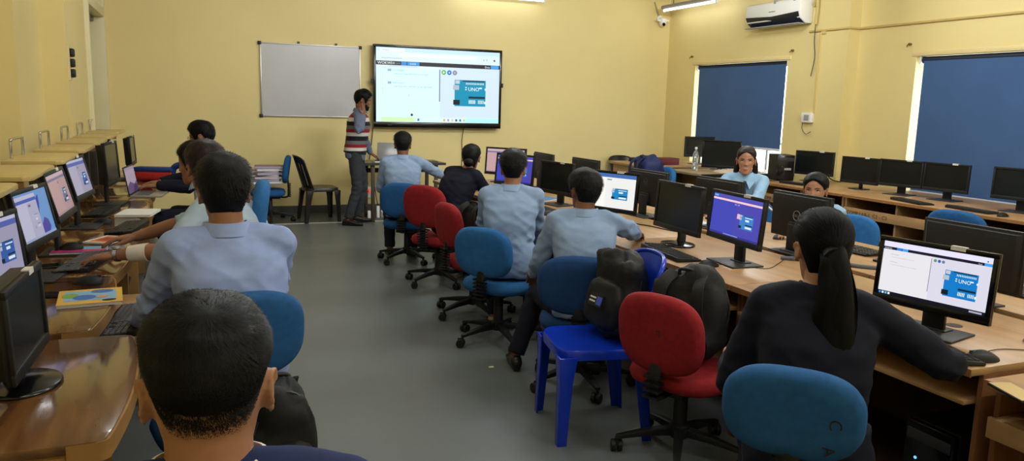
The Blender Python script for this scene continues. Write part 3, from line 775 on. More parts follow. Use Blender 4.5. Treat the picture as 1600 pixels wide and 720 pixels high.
    for n, sd in enumerate((-1, 1)):
        S = SHL[n]
        W = Mi @ V(hands[n]) if hands[n] is not None else pelvis+V((sd*.13*k, .30*k, .10*k))
        hint = V(elbow[n]) if elbow and elbow[n] else V((sd*.5, -.45, -.8))
        E, W = ik(S, W, l1, l2, hint); arms.append((S, E, W))
        ar = .88 if fem else 1.
        P, rr = interp_chain([S, S.lerp(E, .45), E, E.lerp(W, .35), W], [.05*k*ar, .044*k*ar, .037*k*ar, .039*k*ar, .026*k*ar]); body.tube(P, rr, 16, ends=True)
        P, rr = interp_chain([nb-upv*.01*k+V((0,-.012*k,0)), nb.lerp(S, .55)+V((0, 0, .0*k)), S], [.05*k, .046*k, .052*k]); body.tube(P, rr, 14, ends=True)
        fd = (W-E).normalized()
        pd = Mi.to_3x3() @ V(palms[n][0]) if palms and palms[n] else fd
        pd = pd.normalized(); up_ = Mi.to_3x3() @ V(palms[n][1]) if palms and palms[n] else V((0, 0, 1))
        zz = (up_-pd*up_.dot(pd)); zz = zz.normalized() if zz.length > 1e-4 else pd.orthogonal(); xx = pd.cross(zz)
        Hd = Matrix(((xx.x, pd.x, zz.x, W.x), (xx.y, pd.y, zz.y, W.y), (xx.z, pd.z, zz.z, W.z), (0, 0, 0, 1)))
        hand(body, Hd, sd, curl[n], k*(.92 if fem else 1))
    # legs
    legs = []
    for n, sd in enumerate((-1, 1)):
        H = pelvis+V((sd*.088*k, .01, -.03*k))
        th, shn = .42*k, .41*k
        if feet and feet[n]: A = Mi @ V(feet[n])
        elif stand: A = V((sd*.1, 0, .085*k))
        else: A = V((sd*.13*k, .33*k, .085*k))
        hk = V(knees[n]) if knees and knees[n] else V((sd*.12, 1, .75 if not stand else .05))
        K, A = ik(H, A, th, shn, hk); legs.append((H, K, A))
        P, rr = interp_chain([H, H.lerp(K, .5), K, K.lerp(A, .35), A], [.075*k, .066*k, .05*k, .05*k, .034*k]); body.tube(P, rr, 14, ends=True)
        fdir = V((A-K).xy.to_3d()) if False else V((sd*.18, 1, 0)).normalized()
        body.tube([A+V((0, 0, -.02)), A+fdir*.05*k+V((0, 0, -.045*k)), A+fdir*.14*k+V((0, 0, -.06*k))], [.034*k, .034*k, .022*k], 12, ends=True)
    me = remesh(body, vox, 3, .45)
    M_S = skin(sk); b = put(me, 'body', [M_S, M_LIP], t)
    if face:
        c = np.array([p.center[:] for p in me.polygons]); Ti = T.inverted(); Rm = np.array(Ti.to_3x3()); tr = np.array(Ti.translation)
        q = (c @ Rm.T+tr)/hs
        mi = ((np.abs(q[:, 0]) < .021*(1-np.abs(q[:, 2]+.071)/.024)) & (np.abs(q[:, 2]+.071) < .009) & (q[:, 1] > .075)).astype(np.int32)
        me.polygons.foreach_set('material_index', mi); me.update()
    b.name = 'body'
    if face:
        for sx in (-1, 1):
            e = MB(); E = T @ Matrix.Translation(V((sx*.031, .0672, .006))*hs)
            e.ball((0, 0, 0), .0125*hs, 18, 12, E, 0); e.ball((0, .0062*hs, 0), (.0062*hs, .0072*hs, .0062*hs), 14, 8, E, 1)
            eo_ = e.build('eye', [M_EYEW, M_IRIS], t, 60)
            lid = MB(); lid.tube([T @ (V((sx*(.031+.0165*u), .0795-.009*u*u*1.2, .0118-.0055*u*u))*hs) for u in [-1+i*.25 for i in range(9)]], [.0012*hs]+[.0026*hs]*7+[.0014*hs], 6)
            lid.build('eyelid', M_HAIR, eo_, 60)
            br = MB(); br.tube([T @ (V((sx*(.031+.02*u), .0885-.012*max(0, u+.2)**2-.001*u, .0275-.005*(u-.25)**2))*hs) for u in [-1+i*.25 for i in range(9)]], [q_*(.7 if fem else 1)*hs for q_ in (.0018, .003, .0034, .0034, .0032, .003, .0024, .0018, .001)], 6)
            br.build('eyebrow', M_HAIR, t, 60)
    if beard:
        bm_ = MB(); rows = []
        for k_ in range(7):
            z = -.116+.058*k_/6; row = []
            for i in range(25):
                ph = -1.25+2.5*i/24; zz = z+(.02 if abs(ph) > .9 else 0)*(k_/6); xx_, yy_ = head_pt(np.array(ph), zz, .005)
                yy_ = yy_+float(face_bumps(np.array(float(xx_)), zz, False))*.7*max(0, math.cos(ph)); row.append((float(xx_), float(yy_), zz))
            rows.append(row)
        vs = [T @ (V(p)*hs) for r in rows for p in r]
        fs = []
        for a in range(6):
            for i in range(24):
                cx, cz = (rows[a][i][0]+rows[a][i+1][0])/2, (rows[a][i][2]+rows[a+1][i][2])/2
                if abs(cx) < .022 and -.081 < cz < -.06: continue
                fs.append((a*25+i, a*25+i+1, (a+1)*25+i+1, (a+1)*25+i))
        bm_.add(vs, fs)
        bm_.tube([T @ (V((u*.026, .101-.012*u*u, -.054-.008*u*u))*hs) for u in [-1+i*.25 for i in range(9)]], [.002*hs, .004*hs, .005*hs, .005*hs, .004*hs, .005*hs, .005*hs, .004*hs, .002*hs], 6)
        bm_.build('beard', M_HAIR, t, 60)
    if glasses:
        g = MB()
        for sx in (-1, 1):
            g.tube([T @ (V((sx*.034+.022*math.cos(a), .1, .006+.017*math.sin(a)))*hs) for a in [R(q*20) for q in range(19)]], .0016*hs, 6)
            g.tube([T @ (V(p)*hs) for p in ((sx*.056, .098, .01), (sx*.072, .06, .012), (sx*.078, -.01, .012))], .0016*hs, 6)
        g.tube([T @ (V(p)*hs) for p in ((-.012, .101, .01), (.0, .104, .013), (.012, .101, .01))], .0016*hs, 6)
        g.build('spectacles', M_BLK, t, 60)
    if hair: hair_cap(T, hs, hair, thick, t, mhair or M_HAIR, seed, strands, slen, swid, hairtop, whorl=whorl, lift=.03 if fem else .2, amp=.002 if fem else .004, back=fem, fade=fade)
    # upper clothing
    c = MB(); off = .02 if top == 'blazer' else .012
    torso(c, [r for r in TR if r[0] < 3.8]+[(3.72, .088, .074, 0)], off)
    lens = sleeves or (1., 1.)
    for n, (S, E, W) in enumerate(arms):
        u = lens[n]; f = 1.25 if top == 'blazer' else 1.12
        q = .9 if fem else 1.
        Wc = E.lerp(W, u) if u < 1 else W
        pts = [S, S.lerp(E, .5), E, E.lerp(Wc, .5), Wc]; rd = [.056*k*f*q, .052*k*f*q, .046*k*f*q, .042*k*f*q, (.043 if u < .6 else .034)*k*f*q]
        if top != 'vest':
            P, rr = interp_chain(pts, rd); c.tube(P, rr, 18, ends=False)
            c.ball(tuple(S), (.056*k*f*q,)*3, 14, 10)
        P, rr = interp_chain([nb-upv*.03*k+V((0,-.012*k,0)), nb.lerp(S, .55)+V((0, 0, -.002)), S], [.052*k*q+off*.6, .046*k*q+off, .05*k*q+off]); c.tube(P, rr, 14, ends=True)
    if top == 'blazer' or not stand: torso(c, [(-.0, .152, .118, -.075*k), (.2, .165, .125, 0), (1.1, .14 if fem else .155, .105 if fem else .115, 0)], off+.006)
    cm = remesh(c, cvox, 6, .5)
    folds(cm, fold, seed*3.7, [tuple(a[1]) for a in arms]+[tuple(sp[1]+V((.1, 0, 0))), tuple(sp[1]-V((.1, 0, 0)))])
    nm = {'shirt': 'shirt', 'blazer': 'blazer', 'vest': 'sweater_vest'}[top]
    so_ = put(cm, nm, mtop or M_SHIRT, t)
    # collar
    co = MB(); cr = []
    nz = (nk-nb).normalized()
    for (r_, dz, fl) in ((nr*1.12, .0, 0), (nr*1.2, .045*k, 0), (nr*1.3, .043*k, 0), (nr*1.62, .002*k, 1)):
        ring = []
        for q in range(28):
            a = 2*math.pi*q/28; p = nb-upv*.012*k+V((math.cos(a)*r_, math.sin(a)*r_*1.02, 0))+nz*dz+V((0, 0, (-.03*k*max(0, math.sin(a))**2 if dz < .04*k else -.014*max(0, math.sin(a)))*1.))
            ring.append(p)
        cr.append(ring)
    co.loft(cr, None, False); co.build('collar', collar or mtop or M_SHIRT, so_, 60, fixn=False)
    # trousers and shoes
    tr_ = MB(); torso(tr_, [(-.0, .145, .11, -.095*k), (0, .165, .122, -.03*k), (.6, .158, .116, 0)], .006)
    for H, K, A in legs:
        Ae = A.lerp(K, .02)
        P, rr = interp_chain([H, H.lerp(K, .5), K, K.lerp(Ae, .5), Ae], [.096*k, .083*k, .068*k, .062*k, .056*k]); tr_.tube(P, rr, 16)
        tr_.ball(tuple(H), (.096*k,)*3, 14, 10)
    tm = remesh(tr_, .011, 5, .5); folds(tm, .007, seed*1.3, [tuple(l[1]) for l in legs])
    put(tm, 'trousers', mtrou or M_TROU, t)
    for n, (H, K, A) in enumerate(legs):
        sd = (-1, 1)[n]; fd = V((sd*.18, 1, 0)).normalized(); rr_ = V((fd.y, -fd.x, 0)); s_ = MB(); rings = []
        lz = A.z-.085*k
        for (yy, w, hh) in ((-.075, .024, .05), (-.06, .034, .08), (-.02, .037, .095), (.03, .04, .085), (.09, .046, .06), (.14, .045, .05), (.175, .032, .04), (.19, .014, .03)):
            cp = A+fd*yy*k; ring = []
            for q in range(16):
                a = 2*math.pi*q/16; z = math.sin(a)
                ring.append(V((cp.x, cp.y, 0))+rr_*math.cos(a)*w*k+V((0, 0, max(lz+.002, lz+.012*k+(hh-.012)*k*(z*.5+.5)) if z > -.5 else lz+.002)))
            rings.append(ring)
        s_.loft(rings); s_.build('shoe', mshoe or M_SHOE, t, 50)
    t['_'] = 1; del t['_']
    return t, dict(T=T, nb=nb, sp=sp, arms=arms, rt=rt, fw=fw, hs=hs, k=k, Mi=Mi, nr=nr, upv=upv, hc=hc)
# ------------------------------------------------------------------ camera and light
cam = bpy.data.cameras.new('camera'); co_ = bpy.data.objects.new('camera', cam); COL.objects.link(co_)
cam.sensor_fit = 'HORIZONTAL'; cam.sensor_width = 36; cam.lens = 36*1212/1600; cam.clip_start = .02
def cam_matrix(yaw, pitch, roll, loc):
    cy, sy = math.cos(yaw), math.sin(yaw); f = Vector((sy, cy, 0)); r = Vector((cy, -sy, 0)); u = Vector((0, 0, 1))
    f2 = f*math.cos(pitch)-u*math.sin(pitch); u2 = u*math.cos(pitch)+f*math.sin(pitch)
    r3 = r*math.cos(roll)+u2*math.sin(roll); u3 = u2*math.cos(roll)-r*math.sin(roll)
    M = Matrix(((r3.x, u3.x, -f2.x, loc[0]), (r3.y, u3.y, -f2.y, loc[1]), (r3.z, u3.z, -f2.z, loc[2]), (0, 0, 0, 1)))
    return M
co_.matrix_world = cam_matrix(R(22.33), R(9.25), R(1.517), (0, 0, 1.55))
SC.camera = co_
SC.view_settings.view_transform = 'Standard'; SC.view_settings.look = 'None'; SC.view_settings.gamma = 1; SC.view_settings.exposure = 0.2
SC.view_settings.use_curve_mapping = False
w = bpy.data.worlds.new('daylight'); SC.world = w; w.use_nodes = True
bg = w.node_tree.nodes['Background']; bg.inputs[0].default_value = (.86, .93, 1, 1); bg.inputs[1].default_value = 6

# ------------------------------------------------------------------ the room
CEIL = 3.45; YF = 10.8; YB = -2.6; XL = -1.4; XR = 7.22
struct(MB().bx(XL-.3, XR+.3, YB-.3, YF+.3, -.15, 0).build('floor', M_FLOOR, None, 0))
struct(MB().bx(XL-.3, XR+.3, YB-.3, YF+.3, CEIL, CEIL+.15).build('ceiling', mat('ceiling_paint', (226, 220, 200), .7), None, 0))
struct(MB().bx(XL-.3, XR+.3, YF, YF+.25, 0, CEIL).build('wall_front', M_WALL, None, 0))
struct(MB().bx(XL-.3, XR+.3, YB-.25, YB, 0, CEIL).build('wall_back', M_WALL, None, 0))
b = MB(); b.bx(XL-.3, XL, YB, 6.5, 0, CEIL); b.bx(XL-.3, -1.14, 6.5, 7.5, 0, CEIL)
b.bx(XL-.3, -.955, 7.5, 8.82, 0, CEIL); b.bx(XL-.3, -.955, 10.42, YF, 0, CEIL); b.bx(XL-.3, -.955, 8.82, 10.42, 3.2, CEIL); b.bx(XL-.3, -1.25, 8.82, 10.42, 0, 3.2)
struct(b.build('wall_left', M_WALL, None, 0))
b = MB()
W1 = (8.05, 10.05, .70, 2.2); W2 = (3.6, 6.27, .70, 2.17)
def holed(b, x0, x1, ya, yb, wn):
    b.bx(x0, x1, ya, wn[0], 0, CEIL); b.bx(x0, x1, wn[1], yb, 0, CEIL); b.bx(x0, x1, wn[0], wn[1], 0, wn[2]); b.bx(x0, x1, wn[0], wn[1], wn[3], CEIL)
holed(b, 7.05, 7.47, 7.08, YF, W1); holed(b, 7.22, 7.47, YB, 7.08, W2)
struct(b.build('wall_right', M_WALL, None, 0))
struct(MB().bx(-.955, 7.05, YF-.02, YF, 0, .11).build('baseboard_front', M_BAND, None, 0))
struct(MB().bx(-.955, 7.05, 9.93, YF-.02, 0, .004).build('trim_1', M_BAND, None, 0))
struct(MB().bx(-.4, 2.6, 9.885, 9.93, 0, .005).build('trim_2', M_STRIP, None, 0))
# door with frame, transom and latch
d = struct(MB().bx(-1.25, -1.15, 8.9, 10.34, 0, 2.42).build('door_1', M_CREAM, None, 30, bevel=.004))
f = MB()
for y in (8.82, 10.34): f.bx(-1.2, -.915, y, y+.08, 0, 3.2)
f.bx(-1.2, -.915, 8.9, 10.34, 2.42, 2.52); f.bx(-1.2, -.915, 8.9, 10.34, 3.1, 3.2); f.build('door_frame', M_CREAM, d, 30, bevel=.006)
MB().bx(-1.22, -1.18, 8.9, 10.34, 2.52, 3.1).build('transom_panel', mat('transom', (186, 170, 124), .4), d, 0)
MB().bx(-1.15, -1.02, 8.92, 10.3, 2.36, 2.42).build('door_closer_rail', M_STEEL, d, 30, bevel=.004)
l = MB(); l.bx(-1.15, -1.09, 9.05, 9.4, 1.36, 1.64); l.cyl((-1.1, 9.4, 1.49), (-1.1, 9.56, 1.49), .012); l.bx(-1.12, -1.06, 9.5, 9.53, 1.44, 1.54); l.build('latch', mat('grey_metal', (150, 152, 158), .35, .7), d, 30, bevel=.004)
# windows
M_GLASS = bpy.data.materials.new('window_glass'); M_GLASS.use_nodes = True
nt = M_GLASS.node_tree; nt.nodes.clear(); o_ = nt.nodes.new('ShaderNodeOutputMaterial'); mx = nt.nodes.new('ShaderNodeMixShader'); tb = nt.nodes.new('ShaderNodeBsdfTransparent'); gb = nt.nodes.new('ShaderNodeBsdfGlossy')
gb.inputs['Roughness'].default_value = .02; mx.inputs[0].default_value = .06; tb.inputs[0].default_value = (.95, .97, .97, 1)
nt.links.new(tb.outputs[0], mx.inputs[1]); nt.links.new(gb.outputs[0], mx.inputs[2]); nt.links.new(mx.outputs[0], o_.inputs[0])
M_BLIND = mat('blue_blind_fabric', (62, 94, 142), .8, var=(3, .05), bump=(300, .1, .001))
for i, (wn, xw) in enumerate(((W1, 7.05), (W2, 7.22))):
    y0, y1, z0, z1 = wn; xf = xw+.19
    fr = MB()
    fr.bx(xf, xf+.05, y0, y0+.05, z0, z1); fr.bx(xf, xf+.05, y1-.022, y1, z0, z1); fr.bx(xf, xf+.05, y0+.05, y1-.05, z0, z0+.05); fr.bx(xf, xf+.05, y0+.05, y1-.05, z1-.05, z1)
    n = 4
    for k in range(1, n): y = y0+(y1-y0)*k/n; fr.bx(xf+.005, xf+.045, y-.02, y+.02, z0+.05, z1-.05)
    for z in (z0+.42,): fr.bx(xf+.01, xf+.04, y0+.05, y1-.05, z-.012, z+.012)
    wo = struct(fr.build('window_%d' % (i+1), mat('white_window_frame', (224, 224, 220), .4), None, 30, bevel=.003))
    MB().bx(xf+.02, xf+.026, y0+.02, y1-.02, z0+.02, z1-.02).build('glass', M_GLASS, wo, 0)
    # painted timber surround
    su = MB(); su.bx(xw-.012, xw+.05, y0-.05, y1+.05, z1, z1+.05); su.bx(xw-.02, xw+.2, y0, y1, z0-.03, z0)
    su.build('surround', M_TRIMW, wo, 30, bevel=.004)
    bl = thing('roller_blind', ('blue roller blind pulled most of the way down over the window beside the air conditioner', 'wide blue roller blind over the window behind the row of desks with black monitors')[i], 'window blind', (xw+.05, (y0+y1)/2-.015, z1), 0, 'blue roller blinds')
    L = (y1-y0)/2-.06; zb = (1.06 if i == 0 else .74)-z1
    MB().cyl((0, -L-.02, -.04), (0, L+.02, -.04), .035, n=18).build('roller_tube', mat('navy_roller', (24, 34, 54), .6), bl, 40)
    MB().bx(-.032, -.028, -L, L-.01, zb, -.03).build('fabric', M_BLIND, bl, 0)
    MB().bx(-.04, -.02, -L, L-.01, zb-.03, zb).build('bottom_bar', mat('blind_bar', (206, 208, 214), .4), bl, 30, bevel=.003)
    for sy in (-1, 1): MB().bx(-.045, .045, sy*(L+.03)-.008, sy*(L+.03)+.008, -.085, 0).build('bracket', M_WHITE, bl, 30)
# conduit line along the right wall
tag(MB().tube([(7.04, 7.7, 2.52), (7.04, 7.09, 2.52), (7.06, 7.07, 2.52), (7.2, 7.07, 2.52), (7.21, 7.06, 2.52), (7.21, 2.2, 2.52)], .014, 8).build('wall_conduit', mat('conduit_paint', (196, 172, 104), .5), None, 60), 'thin yellow conduit running level along the wall above the wide blind', 'conduit')
for i, (x, y, z, la) in enumerate(((7.05, 10.13, 2.33, 'small rusty hook on the wall at the far upper corner of the smaller blind'), (7.05, 7.97, 2.31, 'small rusty hook on the wall above the switch socket side of the smaller blind'), (7.22, 6.36, 2.3, 'small rusty hook on the wall at the upper corner of the wide blind'))):
    h = MB(); h.cyl((x, y, z), (x-.03, y, z), .014, n=10); h.tube([(x-.03, y, z), (x-.05, y, z-.01), (x-.055, y, z-.03)], .006, 8)
    tag(h.build('curtain_hook', mat('rusty_metal', (120, 92, 50), .6, .4), None, 40), la, 'hook', 'curtain hooks beside the blinds')
# socket box and conduit below the air conditioner
t = thing('switch_socket', 'white switch and socket box with drop conduit below the air conditioner', 'wall socket', (7.05, 7.6, 1.48), 0)
MB().bx(-.05, 0, -.085, .085, -.06, .06).build('box', M_WHITE, t, 30, bevel=.006)
MB().bx(-.056, -.05, -.05, .03, -.035, .035).build('socket_face', mat('grey_socket', (150, 150, 152), .5), t, 30, bevel=.002)
p = MB(); p.bx(-.02, 0, -.105, -.075, .06, 1.02); p.bx(-.02, 0, -.105, .03-.2, 1.0, 1.03); p.build('conduit', mat('conduit_cream', (214, 192, 128), .5), t, 30)
MB().tube(smooth_path([(-.03, .07, -.06), (-.03, .07, -.14), (-.03, 0, -.2), (-.03, -.08, -.17)], 6), .004, 6).build('wire', M_DARK, t, 60)
# air conditioner
t = thing('air_conditioner', 'white wall air conditioner with dark lower flap above the smaller blind', 'air conditioner', (7.05, 8.18, 2.62), 0)
b = MB(); b.loft([[(0, y, 0), (-.1, y, 0), (-.19, y, .06), (-.215, y, .14), (-.21, y, .28), (-.17, y, .3), (0, y, .3)] for y in (-.5, .5)])
b.build('casing', M_WHITE, t, 30, bevel=.008)
b = MB(); b.loft([[(-.1, y, -.004), (-.185, y, .055), (-.222, y, .13-z), (-.214, y, .135-z), (-.17, y, .06), (-.1, y, .01)] for y, z in ((-.48, .0), (0, .025), (.49, .0))]); b.build('front_flap', mat('ac_dark_panel', (26, 30, 44), .2), t, 50)
MB().bx(-.22, -.13, -.5, .5, -.012, 0).build('louver', mat('ac_grey', (150, 152, 158), .4), t, 30, bevel=.003)
for y in (-.4, -.05): MB().bx(-.216, -.1, y-.018, y+.018, .262, .308).build('clip', M_LOGO, t, 30)
lg = MB(); lg.bx(-.2195, -.2165, -.07, .05, .165, .172); lg.build('maker_mark', M_KEYG, t, 0)
t = thing('air_conditioner_pipe', 'dark pipe and drain wire hanging beside the air conditioner', 'pipe', (7.05, 7.56, 2.6), 0)
MB().tube(smooth_path([(-.03, .08, .22), (-.05, .02, .3), (-.05, 0, .2), (-.04, .02, .0)], 6), .02, 10).build('insulated_pipe', mat('pipe_wrap', (196, 176, 110), .6), t, 60)
MB().tube(smooth_path([(-.04, .02, .02), (-.03, .03, -.2), (-.03, .0, -.4), (-.03, .04, -.62)], 6), .005, 6).build('drain_wire', M_DARK, t, 60)
# camera in the corner
t = thing('security_camera', 'small white security camera bracketed in the wall corner below the tube light', 'security camera', (6.84, YF, 2.93), 0)
MB().cyl((0, 0, .0), (0, -.03, 0), .05, n=18).build('mount', M_WHITE, t, 40)
MB().tube([(0, -.02, 0), (0, -.09, .0), (0, -.11, -.03)], .018, 10).build('bracket_arm', M_WHITE, t, 50)
c = MB(); c.ball((0, -.12, -.07), (.055, .055, .055), 20, 12); c.cyl((0, -.12, -.06), (0, -.12, -.01), .06, n=20); c.build('dome', M_WHITE, t, 40)
MB().cyl((-.012, -.16, -.09), (-.018, -.182, -.102), .024, n=16).build('lens', M_BLKG, t, 40)
for sx in (-1, 1): MB().bx(sx*.05, sx*.1, -.14, -.1, -.05, -.02).build('infrared_lamp', M_WHITE, t, 30, bevel=.005)
MB().tube([(-.01, -.01, .03), (-.06, -.01, .15), (-.1, -.008, .25)], .012, 8).build('cable_sleeve', mat('sleeve_grey', (170, 160, 130), .6), t, 60)
# tube lights
def tube_light(label, p0, p1, watts, wall=None):
    p0, p1 = Vector(p0), Vector(p1); c = (p0+p1)/2; L = (p1-p0).length; a = math.degrees(math.atan2((p1-p0).x, (p1-p0).y))
    t = thing('tube_light', label, 'tube light', c, a, 'fluorescent tube lights')
    h = MB(); h.loft([[(-.035, y, .04), (.035, y, .04), (.05, y, -.0), (.03, y, -.012), (-.03, y, -.012), (-.05, y, 0)] for y in (-L/2, L/2)]); h.build('batten', mat('grey_batten', (150, 146, 138), .5), t, 30)
    MB().cyl((0, -L/2+.03, -.03), (0, L/2-.03, -.03), .017, n=12).build('lamp_tube', glow((250, 250, 255), 3.5), t, 40)
    for sy in (-1, 1): MB().bx(-.02, .02, sy*(L/2-.02)-.012, sy*(L/2-.02)+.012, -.055, 0).build('lamp_holder', M_WHITE, t, 30)
    if wall is None:
        for sy in (-1, 1): MB().cyl((0, sy*L*.3, .04), (0, sy*L*.3, CEIL-c.z), .006, n=8).build('drop_rod', M_STEEL, t, 40)
    for sd in (-1, 1):
        li = bpy.data.lights.new('tube_glow', 'AREA'); li.shape = 'RECTANGLE'; li.size = .05; li.size_y = L; li.energy = watts/2; li.color = (.955, .985, 1.)
        lo = bpy.data.objects.new('tube_glow', li); COL.objects.link(lo); lo.parent = t; lo.location = (sd*.03, 0, -.055); lo.rotation_euler = (0, -sd*R(78), 0)
    return t
TL = 50
tube_light('tube light in the corner above the security camera', (6.72, 10.5, 3.07), (6.72, 9.15, 3.03), 2.5)
tube_light('tube light on the front wall high above the screen', (3.45, 10.55, 3.06), (4.75, 10.55, 3.06), 1.2)
k = 0
for yy in (.2, 3.4, 6.6):  # unseen tubes added for brightness; direction and wattage shaped to even the walls
    for xx in (.7, 3.1, 5.2):
        k += 1
        tube_light('added, unseen ceiling tube light %s %s' % (('over the front of the room,', 'over the middle of the room,', 'over the back of the room,')[2-int(yy/3.3)], ('above the varnished desks', 'above the aisle', 'beside the blinds')[int(xx/2.4)]), (xx-.6, yy, 3.25), (xx+.6, yy, 3.25), {.7: 24, 3.1: 52, 5.2: 60}[xx])

# ------------------------------------------------------------------ on the front wall
t = thing('whiteboard', 'smudged whiteboard with thin silver frame on the yellow wall', 'whiteboard', (1.478, YF, 1.305), 0)
W, H = 1.305, .955
MB().bx(-W/2+.012, W/2-.012, -.022, 0, .012, H-.012).build('writing_surface', mat('whiteboard_enamel', (190, 190, 194), .22, var=(2.4, .04)), t, 0)
f = MB(); f.bx(-W/2, W/2, -.03, 0, 0, .016); f.bx(-W/2, W/2, -.03, 0, H-.016, H); f.bx(-W/2, -W/2+.016, -.03, 0, .016, H-.016); f.bx(W/2-.016, W/2, -.03, 0, .016, H-.016); f.build('frame', mat('aluminium', (176, 172, 166), .35, .6), t, 30, bevel=.002)
for sx in (-1, 1):
    for z in (0, H): MB().bx(sx*W/2-.022, sx*W/2+.022, -.034, 0, z-.022+(.01 if z == 0 else -.01), z+.022+(.01 if z == 0 else -.01)).build('corner_cap', M_BLK, t, 30, bevel=.005)
for x in (-.16, .33): MB().bx(x-.015, x+.015, -.02, 0, H, H+.03).build('hanger', M_STEEL, t, 30)
sm = MB(); sm.v = []
for (x, z, a, b_) in ((-.42, .3, .09, .05), (-.44, .62, .05, .06), (-.38, .5, .04, .03)): pass
t = thing('interactive_screen', 'large wall-mounted flat screen showing a blue circuit board page', 'screen', (3.218, YF-.12, 1.19), 0)
W, H = 1.868, 1.115
c = MB(); c.bx(-W/2, W/2, -.03, .05, 0, .075); c.bx(-W/2, W/2, -.03, .05, H-.035, H); c.bx(-W/2, -W/2+.035, -.03, .05, .075, H-.035); c.bx(W/2-.035, W/2, -.03, .05, .075, H-.035); c.bx(-W/2+.02, W/2-.02, -.012, .06, .02, H-.02); c.build('casing', M_BLKG, t, 30, bevel=.005)
MB().bx(-.4, .4, .06, .12, .2, .9).build('wall_mount', M_BLK, t, 30)
s = display(W-.07, H-.11, 'tv', t, (0, -.018, .075), 0, 1.0); s.rotation_euler = (0, 0, math.pi)
MB().bx(-.74, -.68, -.032, -.029, .03, .036).build('maker_mark', M_KEYG, t, 0)
for x, zz in ((-.95, .62), (.95, .62)): MB().bx(x-.012, x+.012, -.02, .02, zz-.03, zz+.03).build('side_port_cover', M_BLK, t, 30)
cable('screen_cable', 'thin black cable hanging from the big screen down behind the standing man', [(2.3, 10.76, 1.2), (2.27, 10.77, .9), (2.22, 10.76, .62), (2.1, 10.74, .42), (2.16, 10.76, .3)], .006)
cable('screen_cable', 'thin black cable hanging from the big screen above the girl in dark jacket', [(3.62, 10.76, 1.19), (3.6, 10.77, 1.0), (3.61, 10.78, .8), (3.6, 10.78, .5), (3.6, 10.77, .0)], .005)
t = thing('wall_outlet', 'white wall outlet with glowing red switch below the teaching table', 'wall outlet', (2.22, YF, .28), 0)
MB().bx(-.075, .075, -.03, 0, -.08, .08).build('plate', M_WHITE, t, 30, bevel=.005)
MB().bx(-.03, .03, -.036, -.028, -.02, .045).build('switch', glow((230, 60, 40), .9), t, 30)
t = thing('switch_bank', 'bank of three dark switches at the edge of the wall pier near the door', 'wall switch', (-.955, 7.6, 1.80), 0)
for k in range(3): MB().bx(0, .045, -.035, .035, -.125+k*.085, -.055+k*.085).build('switch', M_BLK, t, 30, bevel=.012)
MB().bx(0, .012, -.045, .045, -.15, .14).build('plate', M_CREAM, t, 30)
# teaching table
t = thing('table', 'thin dark-topped teaching table in front of the wall screen', 'table', (2.52, 10.08, 0), 0)
MB().bx(-.53, .53, -.29, .27, .735, .765).build('tabletop', mat('table_top_laminate', (128, 112, 84), .4, var=(3, .1)), t, 30, bevel=.004)
MB().bx(-.535, .535, -.296, -.29, .735, .766).build('edge_band', M_DARK, t, 0)
for sx in (-1, 1):
    for sy in (-1, 1): MB().bx(sx*.42-.022, sx*.42+.022, sy*.22-.02-.01, sy*.22+.02-.01, 0, .735).build('leg', mat('table_leg_steel', (70, 60, 48), .5, .3), t, 30, bevel=.003)
MB().bx(-.42, .42, .19, .22, .6, .66).build('rail', M_STEEL, t, 30)
t = thing('laptop', 'open laptop on the teaching table beside the standing man', 'laptop', (2.35, 10.05, .765), 200)
MB().bx(-.17, .17, -.12, .12, 0, .018).build('base', M_DARK, t, 30, bevel=.004)
l = MB(); l.bx(-.17, .17, -.006, .006, 0, .23, Matrix.Translation((0, -.12, .016)) @ Matrix.Rotation(R(18), 4, 'X')); l.build('lid', M_LOGO, t, 30, bevel=.003)
for la, dx, c_ in (('white paper sheets beside the laptop on the teaching table', -.28, M_PAPER), ('dark notebook lying on the teaching table behind the seated boy', .34, M_DARK)):
    tag(MB().bx(2.52+dx-.11, 2.52+dx+.11, 9.85, 10.0, .766, .776).build('paper_stack' if c_ is M_PAPER else 'notebook', c_, None, 30, bevel=.002), la, 'papers' if c_ is M_PAPER else 'notebook')
t = thing('plug_cluster', 'tangle of pale plugs and cables on the floor under the teaching table', 'plugs', (2.2, 10.2, 0), 0)
for k in range(4): MB().bx(-.1+k*.06, -.06+k*.06, -.03+.02*(k % 2), .02, 0, .1+.03*(k % 3)).build('plug', (M_WHITE, M_LOGO)[k % 2], t, 30, bevel=.006)
MB().tube(smooth_path([(-.1, 0, .1), (-.14, .2, .3), (-.06, .45, .25), (.02, .5, .3)], 6), .006, 6).build('wire', M_BLK, t, 60)
MB().tube(smooth_path([(.05, 0, .1), (.04, .2, .4), (.02, .35, .7), (.1, .1, .74)], 6), .006, 6).build('wire', M_BLK, t, 60)

